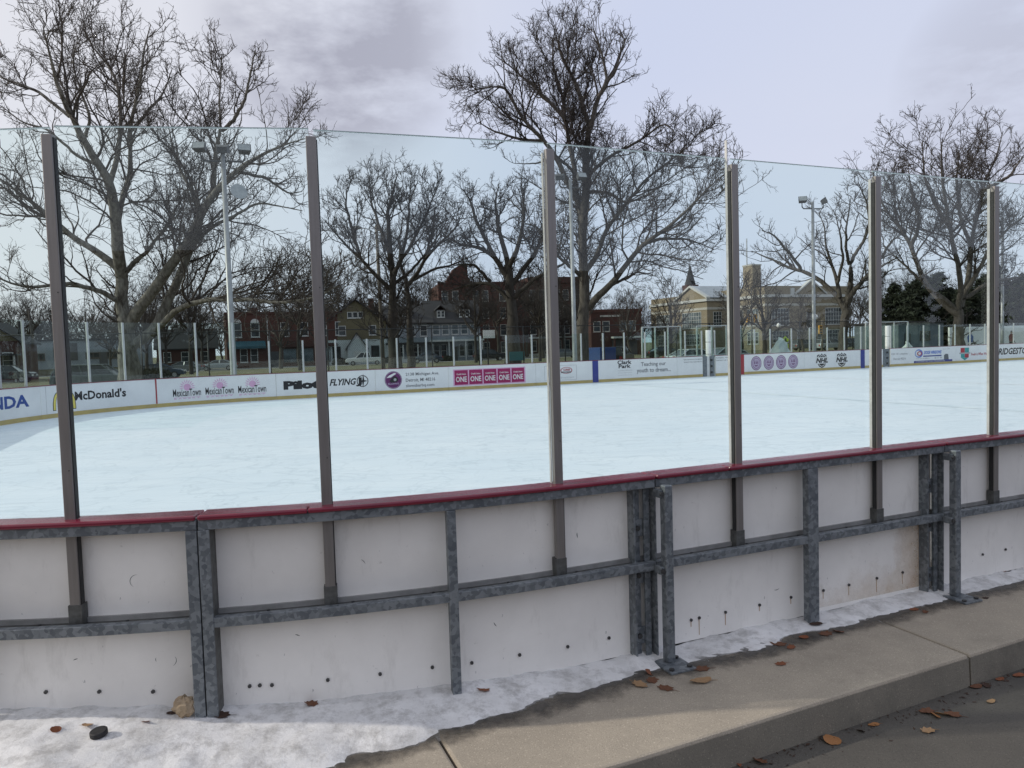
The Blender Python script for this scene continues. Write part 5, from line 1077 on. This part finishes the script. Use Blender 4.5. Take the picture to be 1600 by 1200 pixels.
tcx = [(20, 15, [(1315, 560)] + Z4((558, 1150), (565, 1050), (575, 950))), (11, 3, Z4((570, 960), (530, 890), (430, 800), (350, 765), (270, 740), (180, 700), (110, 670))), (6, 2.5, Z4((350, 765), (280, 660), (220, 590), (160, 570))),
       (8, 2.5, Z4((545, 900), (530, 830), (510, 750), (480, 670), (470, 560), (440, 480))), (12, 6, Z4((575, 950), (597, 830), (600, 760), (590, 730))), (7, 5, Z4((590, 735), (630, 670), (668, 620), (672, 565))), (6, 2.5, Z4((590, 735), (570, 640), (580, 520), (600, 400))),
       (11, 3, Z4((580, 930), (620, 850), (700, 780), (760, 740), (830, 700))), (6, 2.5, Z4((530, 830), (560, 720), (550, 600), (520, 480))), (6, 2.5, Z4((700, 780), (780, 650), (820, 600), (860, 620))), (6, 2.5, Z4((640, 660), (690, 560), (680, 440), (640, 340)))]
traced('forked_tree', 'forked bare tree with one sawn-off limb, in front of the school', 62, tcx, 31, BARK2, TWIG2, {'s': .95, 'rmin': .0155, 'trop': .05, 'd': .85})
td = [(24, 15, [(1496, 552)] + Z4((1125, 1100), (1130, 1010), (1125, 960))), (12, 3, Z4((1120, 980), (1050, 930), (960, 820), (900, 660), (850, 560), (770, 480), (720, 350), (700, 250))), (8, 2.5, Z4((900, 660), (940, 520), (900, 380), (880, 260))),
      (11, 3, Z4((1130, 960), (1150, 850), (1120, 700), (1090, 560), (1060, 400), (1040, 250), (1050, 110))), (8, 2.5, Z4((1090, 560), (1010, 440), (960, 300), (950, 130))), (11, 3, Z4((1140, 950), (1180, 800), (1190, 650), (1220, 500), (1250, 350), (1320, 200), (1350, 80))),
      (9, 3, Z4((1150, 900), (1230, 760), (1300, 640), (1400, 540), (1500, 460))), (8, 3, Z4((1240, 380), (1380, 300), (1450, 200))), (9, 3, Z4((1120, 960), (1020, 880), (930, 800), (850, 730), (760, 640))), (7, 2.5, Z4((1190, 650), (1130, 480), (1120, 300), (1130, 170))), (8, 2.5, Z4((1160, 900), (1300, 820), (1420, 800), (1520, 780)))]
traced('spreading_tree', 'spreading bare tree with reddish twigs at the right, in front of the evergreens', 57, td, 41, BARK2, TWIG2, {'s': .95, 'rmin': .0155, 'trop': .05, 'd': .95})
# generic trees
def auto_tree(seed, Ht, spread, nl, bark, twig, par, r0):
    rng = np.random.default_rng(seed); th = Ht * rng.uniform(.28, .36); tr = np.array([[0, 0, -.1], [.1, 0, th * .5], [.05, .1, th]]); limbs = [(np.vstack([tr, [[rng.normal() * .4, rng.normal() * .4, Ht * .6], [rng.normal() * .8, rng.normal() * .8, Ht * .97]]]), np.array([r0 * 1.25, r0, r0 * .8, r0 * .4, .03]))]
    for k_ in range(nl):
        a = 2 * math.pi * (k_ / nl + rng.uniform(-.06, .06)); z0 = th * rng.uniform(.75, 1.35); e = spread * rng.uniform(.65, 1.1); zt = Ht * rng.uniform(.55, .95)
        p0 = np.array([0, 0, z0]); p3 = np.array([e * math.cos(a), e * math.sin(a), zt]); p1 = p0 + (p3 - p0) * .35 + np.array([0, 0, -.02 * Ht]); p2 = p0 + (p3 - p0) * .7 + rng.normal(size=3) * .4
        limbs.append((np.array([p0, p1, p2, p3]), np.array([r0 * .6, r0 * .4, r0 * .22, .03])))
    return crown(rng, limbs, par)
PROTO = []
for sd, Ht, sp_, nl, bk, tg in ((51, 13, 4.6, 8, BARK3, TWIG2), (52, 16, 5.5, 9, BARK3, TWIG3), (53, 11, 3.4, 7, BARK2, TWIG2), (54, 10, 2.0, 6, BARK3, TWIG2)):
    b_, t_ = auto_tree(sd, Ht, sp_, nl, bk, tg, {'s': 1.25, 'rmin': .02, 'd': .8, 'd4': .45, 'trop': .07}, .24)
    PROTO.append((np_mesh('trunk', b_[0], b_[1], bk), np_mesh('crown', t_[0], t_[1], tg)))
def bg_tree(k_, u, Y, s, lab, group, sz=None):
    x, y, z = place(u, Y); t = thing('background_tree', lab, 'tree', (x, y, z), rnd.uniform(0, 6.28), group); t.scale = (s, s, sz or s); link('trunk', PROTO[k_][0], t); link('crown', PROTO[k_][1], t)
CN2 = {}
def where(kind, u, tab):
    d_ = [n for a, n in tab if u >= a][-1]; CN2[(kind, d_)] = CN2.get((kind, d_), 0) + 1; return '%s %s, %s from the left' % (kind, d_, ORD[CN2[(kind, d_)] - 1])
TAB = [(-200, 'left of the first glass post'), (100, 'behind the sycamore'), (330, 'behind the red brick building'), (500, 'behind the tan house'), (600, 'behind the porch house'), (670, 'behind the dormer house'), (750, 'behind the apartment block'), (925, 'behind the flat-roofed block'), (1010, 'behind the school pavilion'), (1325, 'right of the school')]
TB2 = [(-200, 'before the low pale building'), (200, 'beside the sycamore'), (330, 'before the red brick building'), (500, 'before the tan house'), (590, 'before the porch house'), (700, 'before the apartment block')]
rb = random.Random(77)
for i in range(64):
    u = -60 + i * 17.5 + rb.uniform(-8, 8); Y = rb.choice((138, 150, 165, 185)) + rb.uniform(-6, 6); k_ = rb.choice((0, 1, 1, 2)); s = rb.uniform(.85, 1.15) * (1.0 if u < 680 else .72) * (.8 if u < 60 else 1)
    if 1010 < u < 1060: s *= .6
    bg_tree(k_, u, Y, s, where('bare thicket tree', u, TAB), 'thicket behind the houses')
for u, Y, k_, s in sorted(((1345, 165, 0, 1.0), (1362, 150, 1, .9), (1380, 160, 1, .9), (1400, 140, 0, .9), (1420, 170, 1, 1.0), (1450, 160, 1, 1.0), (1330, 185, 2, 1.1), (1520, 150, 1, 1.0), (1580, 150, 0, 1.1))):
    bg_tree(k_, u, Y, s, where('bare brownish tree', u, TAB), 'thicket right of the school')
for u, Y, k_, s in sorted(((205, 98, 0, .75), (262, 104, 1, .75), (318, 122, 1, .85), (405, 124, 0, .9), (440, 100, 2, .95), (498, 104, 0, .8), (522, 135, 1, 1.0), (600, 132, 0, 1.0), (655, 136, 1, .95), (745, 100, 1, .8), (780, 112, 0, .95), (850, 118, 0, 1.0), (905, 116, 1, .8), (130, 104, 2, .7), (90, 112, 0, .6))):
    bg_tree(k_, u, Y, s, where('bare street tree', u, TB2), 'street trees before the houses')
bg_tree(0, 232, 66, .62, 'small dark tree close behind the sycamore trunk', 'small park trees'); bg_tree(1, 300, 84, .85, 'dark twin-stemmed tree between sycamore and brick building', 'small park trees'); bg_tree(0, 175, 70, .5, 'small dark tree left of the sycamore trunk', 'small park trees')
bg_tree(3, 1197, 78, .95, 'slim dark young tree in front of the school corner', 'small park trees'); bg_tree(3, 1160, 88, 1.0, 'slim young tree in front of the lit school wall', 'small park trees'); bg_tree(2, 1048, 75, .72, 'small round bare tree in front of the school pavilion', 'small park trees'); bg_tree(2, 1255, 84, .6, 'small bare tree left of the floodlight pole', 'small park trees')
bg_tree(2, 985, 92, .75, 'small bare tree right of the middle tree', 'small park trees'); bg_tree(0, 470, 88, .95, 'pale-limbed tree in front of the brick building', 'small park trees'); bg_tree(1, 845, 96, .8, 'dark tree behind the third glass post', 'small park trees')
# ------------------------------------------------------------------ evergreens
NEED = M('dark_needles', (.026, .036, .017), (.008, .011, .007), 1.5, .9, 0, .3, .7, 6)
def conifer(seed, Ht, rb):
    rng = np.random.default_rng(seed); nb_ = 120; zc = Ht * (.06 + .9 * rng.random(nb_) ** 1.1); rl = rb * (1 - zc / Ht) ** .8 * rng.uniform(.65, 1.15, nb_) + .25; a = rng.random(nb_) * 2 * np.pi
    P = np.stack([np.stack([np.zeros(nb_), np.zeros(nb_), zc], 1), np.stack([np.cos(a) * rl * .5, np.sin(a) * rl * .5, zc + .05 * rl], 1), np.stack([np.cos(a) * rl, np.sin(a) * rl, zc - .12 * rl], 1)], 1)
    br = tubes(P, np.tile(np.array([[.06, .04, .015]]), (nb_, 1)), 4); m_ = 10000; k_ = rng.choice(nb_, m_, p=rl / rl.sum()); uu = rng.random(m_) ** .6
    c = np.stack([np.cos(a[k_]) * rl[k_] * uu, np.sin(a[k_]) * rl[k_] * uu, zc[k_] - .1 * rl[k_] * uu ** 2], 1) + rng.normal(size=(m_, 3)) * np.array([.17, .17, .10])
    d1 = rng.normal(size=(m_, 3)); d1 /= np.linalg.norm(d1, axis=1, keepdims=True); d2 = rng.normal(size=(m_, 3)); d2 /= np.linalg.norm(d2, axis=1, keepdims=True)
    V = np.stack([c - d1 * .34, c + d2 * .10, c + d1 * .34, c - d2 * .10], 1).reshape(-1, 3); tr = tubes(np.array([[[0, 0, -.1], [0, 0, Ht * .5], [0, 0, Ht]]]), np.array([[.28, .16, .03]]), 8)
    return np_mesh('trunk', *merge([tr, br]), BARK3), np_mesh('crown', V, np.arange(len(V)).reshape(-1, 4), NEED, False)
CON = [conifer(61, 10.5, 3.4), conifer(62, 9.0, 3.0)]
for i, (u, Y, s, lab) in enumerate(((1398, 92, .82, 'dark evergreen right of the fifth glass post'), (1432, 88, 1.0, 'tall dark evergreen behind the spreading tree, left one'), (1468, 94, .95, 'dark evergreen directly behind the spreading tree trunk'), (1512, 90, .92, 'dark evergreen left of the sixth glass post'), (1560, 92, 1.0, 'dark evergreen right of the sixth glass post'), (1605, 88, 1.05, 'dark evergreen at the right edge'), (1650, 92, 1.0, 'dark evergreen just beyond the right edge'), (1415, 104, .95, 'dark evergreen in the back row, leftmost'), (1450, 106, 1.0, 'dark evergreen in the back row, second from the left'), (1490, 104, 1.0, 'dark evergreen in the back row, behind the trunk'), (1538, 106, 1.0, 'dark evergreen in the back row, behind the sixth post'), (1583, 104, 1.05, 'dark evergreen in the back row, rightmost'))):
    x, y, z = place(u, Y); t = thing('evergreen_tree', lab, 'evergreen', (x, y, z), i * 1.3, 'dark evergreens at the right'); t.scale = (s * 1.15, s * 1.15, s); link('trunk', CON[i % 2][0], t); link('crown', CON[i % 2][1], t)
for i, (x, y) in enumerate(((-52, -26), (-60, -18), (-66, -8), (52, -24), (58, -16), (62, -8), (65, -1), (68, 6), (70, 13), (73, 20), (76, 27), (60, -12))):  # evergreens added out of view so the panes mirror something dark
    t = thing('evergreen_tree', 'dark evergreen added out of view for the glass reflections, %s from the west' % ORD[i], 'evergreen', (x, y, GRZ), i * .9, 'added evergreens out of view'); link('trunk', CON[i % 2][0], t); link('crown', CON[i % 2][1], t)
# dark clipped shrubs before the houses
SHR = M('dark_shrub', (.03, .036, .02), (.018, .02, .013), 3, .9)
def shrub_mesh(seed):
    rng = np.random.default_rng(seed); m_ = 2600; d = rng.normal(size=(m_, 3)); d /= np.linalg.norm(d, axis=1, keepdims=True); c = d * (rng.random(m_) ** .4)[:, None] * np.array([1.0, .8, .75]); c[:, 2] = np.abs(c[:, 2]) + .05
    d1 = rng.normal(size=(m_, 3)) * .09; d2 = rng.normal(size=(m_, 3)) * .05; V = np.stack([c - d1, c + d2, c + d1, c - d2], 1).reshape(-1, 3); return np_mesh('shrub', V, np.arange(len(V)).reshape(-1, 4), SHR, False)
SHM = shrub_mesh(3)
for u, Y, s, lab in ((533, 116, 1.3, 'dark shrub left of the pointed white porch'), (700, 118, 1.1, 'dark shrub before the dormer house'), (610, 117, 1.2, 'dark shrub before the porch house'), (205, 60, 1.6, 'dark shrub at the foot of the sycamore'), (244, 62, 1.4, 'dark shrub right of the sycamore foot')):
    x, y, z = place(u, Y); o = link('shrub', SHM, None, (x, y, z)); o.scale = (s, s, s); tag(o, lab, 'shrub', 'dark shrubs')

# ------------------------------------------------------------------ puck, crumpled paper, fallen leaves
P, q_, o_ = rest(155, 1150)
t = thing('hockey_puck', 'black hockey puck on the snow at the lower left', 'puck', P, .4)
prof = [(0, 0), (.034, 0), (.0375, .003), (.038, .0127), (.0375, .0225), (.034, .0254), (0, .0254)]
mb = MB(); n = 32; vs = []
for r_, z in prof[1:-1]: vs += [(r_ * math.cos(2 * math.pi * i / n), r_ * math.sin(2 * math.pi * i / n), z) for i in range(n)]
mb.add(vs, [(j * n + i, j * n + (i + 1) % n, (j + 1) * n + (i + 1) % n, (j + 1) * n + i) for j in range(4) for i in range(n)] + [tuple(range(n - 1, -1, -1)), tuple(4 * n + i for i in range(n))])
PUCKM = M('puck_rubber', (.012, .012, .013), (.03, .03, .031), 40, .7, 0, .45, .7, 5, None, .3, 300, .001)
o = mb.build('disc', PUCKM, t); o.rotation_euler = (R(5), R(-4), 0); o.location.z = .004
LEAFM = [M('leaf_brown', (.17, .07, .03), (.09, .035, .018), 30, .75, 0, .3, .7, 6), M('leaf_russet', (.26, .085, .03), (.14, .045, .02), 30, .75, 0, .3, .7, 6), M('leaf_tan', (.36, .23, .12), (.24, .14, .07), 30, .75, 0, .3, .7, 6), M('leaf_orange', (.36, .165, .05), (.25, .105, .04), 30, .75, 0, .3, .7, 6), M('leaf_dark', (.06, .03, .018), (.035, .018, .012), 30, .8, 0, .3, .7, 6)]
PAPER = M('crumpled_paper', (.42, .33, .22), (.30, .22, .14), 25, .8, 0, .3, .7, 6)
def leaf_mesh(seed, kind, mat):
    r_ = random.Random(seed); n = 28 if kind == 'oak' else 18; out = []
    for i in range(n):
        a = 2 * math.pi * i / n; x = math.cos(a); wd = math.sin(a)
        if kind == 'oak': rr = .62 + .38 * abs(math.cos(a * 3.5 + .4)) * (1 if i % 2 else .72); out.append((x * rr * 1.05, wd * rr * .72))
        else: out.append((x * (1 + .06 * r_.uniform(-1, 1)), wd * (.5 if kind == 'slim' else .8) * (1 + .1 * r_.uniform(-1, 1))))
    cu, tw, fo = r_.uniform(.1, .45), r_.uniform(-.25, .25), r_.uniform(.15, .5)
    def z(x, y): return .04 + cu * x * x * .5 + fo * abs(y) * .55 + tw * x * y + .06 * math.sin(7 * x + seed) * abs(y)
    vs = [(x * .45, 0, z(x * .45, 0)) for x in (-1, 0, 1)] + [(x, y, z(x, y)) for x, y in out] + [(x * .6, y * .6, z(x * .6, y * .6)) for x, y in out]
    m_ = len(out); zmin = min(v_[2] for v_ in vs); vs = [(a, b, c - zmin) for a, b, c in vs]
    fs = [(3 + i, 3 + (i + 1) % m_, 3 + m_ + (i + 1) % m_, 3 + m_ + i) for i in range(m_)] + [tuple(3 + m_ + i for i in range(m_))]
    mb = MB().add(vs[0:0] + vs, fs)
    me = mb.mesh('blade', mat); return me
LS = {}
def leaf(u, v, size, kind, mi, rot, lab, tilt=0):
    key = (kind, mi, int(rot * 10) % 3)
    if key not in LS:
        LS[key] = (leaf_mesh(len(LS) * 7 + 1, kind, LEAFM[mi]), MB().tube([(.7, 0, .03), (1.2, .03, .05), (1.65, .0, .02)], [.03, .022, .016], 5).mesh('stalk', LEAFM[mi]))
    P, q, o = rest(u, v); a, b = LS[key]
    t = thing('fallen_leaf', lab, 'leaf', (P.x, P.y, P.z + .002), rot, 'fallen leaves along the boards and kerb'); t.scale = (size * .92,) * 3; t.rotation_euler = (R(tilt), R(tilt * .6), rot)
    bl = link('blade', a, t); sm = bl.modifiers.new('thickness', 'SOLIDIFY'); sm.thickness = .03; link('stalk', b, t)
leaf(87, 1141, .026, 'round', 1, .5, 'small curled brown leaf on the snow left of the puck', 25); leaf(137, 1134, .034, 'slim', 2, 2.9, 'thin tan leaf lying just behind the puck', 8); leaf(228, 1128, .030, 'slim', 1, 2.6, 'small brown leaf on the snow between puck and double post', 20)
leaf(268, 1115, .026, 'slim', 4, .4, 'dark curled leaf at the left end of the crumpled paper', 15); leaf(347, 1119, .045, 'oak', 4, .3, 'dark wet leaf at the right foot of the double post', 12); leaf(487, 1101, .045, 'oak', 0, 2.6, 'brown oak leaf on the snow under the second glass post')
leaf(755, 1078, .05, 'oak', 1, 2.3, 'russet oak leaf on the snow right of the middle upright', 10); leaf(1000, 1071, .055, 'oak', 2, 2.2, 'pale tan oak leaf leftmost of those at the nearest brace'); leaf(1020, 1064, .05, 'oak', 0, .6, 'brown oak leaf lying before the nearest brace', 10)
leaf(1040, 1076, .052, 'oak', 0, -.6, 'dark brown oak leaf in front of the foot plate'); leaf(1016, 1052, .042, 'round', 1, 1.0, 'rusty curled leaf beside the nearest joint', 25); leaf(1096, 1046, .055, 'oak', 0, .1, 'dark oak leaf touching the right side of the foot plate')
leaf(1095, 1066, .065, 'slim', 2, .15, 'long tan leaf lying before the foot plate'); leaf(1220, 1038, .04, 'oak', 1, .3, 'lone russet oak leaf in the middle of the concrete ledge'); leaf(1216, 1007, .055, 'oak', 0, 2.8, 'brown oak leaf at the snow edge right of the nearest brace')
leaf(1236, 1012, .04, 'oak', 1, .9, 'reddish leaf overlapping the brown one at the snow edge'); leaf(1256, 997, .034, 'round', 1, .2, 'small red-brown leaf between the two leaf pairs on the ledge'); leaf(1290, 991, .055, 'oak', 0, .4, 'large brown leaf right of the wide upright\'s foot'); leaf(1310, 987, .045, 'oak', 1, 2.0, 'russet leaf rightmost of the pair under the wide upright', 15)
leaf(1275, 976, .05, 'slim', 4, .2, 'dark flat leaf frozen into the snow by the wide upright'); leaf(1428, 953, .04, 'oak', 1, .3, 'russet leaf left of the farther brace'); leaf(1446, 957, .035, 'oak', 0, 1.1, 'small brown leaf beside the farther brace\'s foot plate'); leaf(1566, 893, .04, 'oak', 1, .5, 'russet leaf on the snow at the right edge'); leaf(1540, 935, .03, 'oak', 4, .4, 'small dark leaf on the ledge right of the farther brace')
leaf(1300, 1158, .055, 'round', 3, .6, 'big orange leaf on the pavement below the kerb', 8); leaf(1276, 1150, .035, 'slim', 4, .1, 'dark leaf tucked against the kerb behind the orange one'); leaf(1365, 1133, .035, 'slim', 3, .2, 'small tan-orange leaf at the kerb foot'); leaf(1345, 1143, .028, 'oak', 4, 1.9, 'small dark crumpled leaf near the kerb foot', 30)
leaf(1448, 1113, .05, 'oak', 0, .2, 'brown leaf at the left of the pavement cluster'); leaf(1462, 1118, .05, 'slim', 3, 1.2, 'orange-brown leaf in the pavement cluster', 20); leaf(1470, 1117, .042, 'slim', 2, 2.1, 'pale tan folded leaf in the pavement cluster', 30); leaf(1488, 1118, .05, 'oak', 0, -.4, 'dark brown leaf at the right of the pavement cluster')
leaf(1450, 1143, .045, 'oak', 2, .2, 'pale dull leaf on the pavement below the cluster'); leaf(1158, 1192, .045, 'round', 1, .4, 'curled russet leaf at the kerb foot near the bottom edge', 30); leaf(1187, 1190, .05, 'oak', 0, 2.0, 'brown leaf at the bottom edge beside the curled one', 15)
leaf(1525, 1074, .045, 'slim', 0, .3, 'brown leaf at the kerb foot below the slab joint'); leaf(1541, 1072, .04, 'oak', 4, 1.4, 'dark leaf next to the one below the slab joint'); leaf(1562, 1062, .035, 'slim', 1, .4, 'thin russet leaf at the kerb foot right of the joint'); leaf(1592, 1056, .045, 'slim', 1, .3, 'russet leaf at the kerb foot by the right edge'); leaf(1548, 1097, .035, 'slim', 2, .5, 'tan leaf on the pavement by the right edge')
# crumpled paper against the double post
P, q, o = rest(288, 1118); r_ = random.Random(9); mb = MB(); n, m_ = 12, 8; vs = []
for j in range(m_ + 1):
    for i in range(n):
        a = 2 * math.pi * i / n; e = math.pi * j / m_; k_ = 1 + r_.uniform(-.22, .22); vs.append((.052 * math.sin(e) * math.cos(a) * k_, .04 * math.sin(e) * math.sin(a) * k_, .045 - .05 * math.cos(e) * k_))
mb.add(vs, [(j * n + i, j * n + (i + 1) % n, (j + 1) * n + (i + 1) % n, (j + 1) * n + i) for j in range(m_) for i in range(n)])
tag(mb.build('crumpled_paper', PAPER, None, loc=(P.x, P.y, P.z)), 'crumpled brown paper leaning on the double post', 'paper')
# grit at the kerb foot: leaf crumbs nobody could count
rng = np.random.default_rng(4); m_ = 700; s_ = rng.uniform(1.5, 9, m_); tt = np.abs(rng.normal(0, .07, m_)); c = np.array([RK(a, kerb_t(a) + .02 + b, PAVZ + .004) for a, b in zip(s_, tt)])
d1 = rng.normal(size=(m_, 3)) * .006; d2 = rng.normal(size=(m_, 3)) * .005; d1[:, 2] *= .3; d2[:, 2] *= .3; V = np.stack([c - d1, c + d2, c + d1, c - d2], 1).reshape(-1, 3)
tag(link('leaf_debris', np_mesh('leaf_debris', V, np.arange(len(V)).reshape(-1, 4), LEAFM[4], False)), 'fine dark leaf crumbs along the kerb foot', None, None, 'stuff')
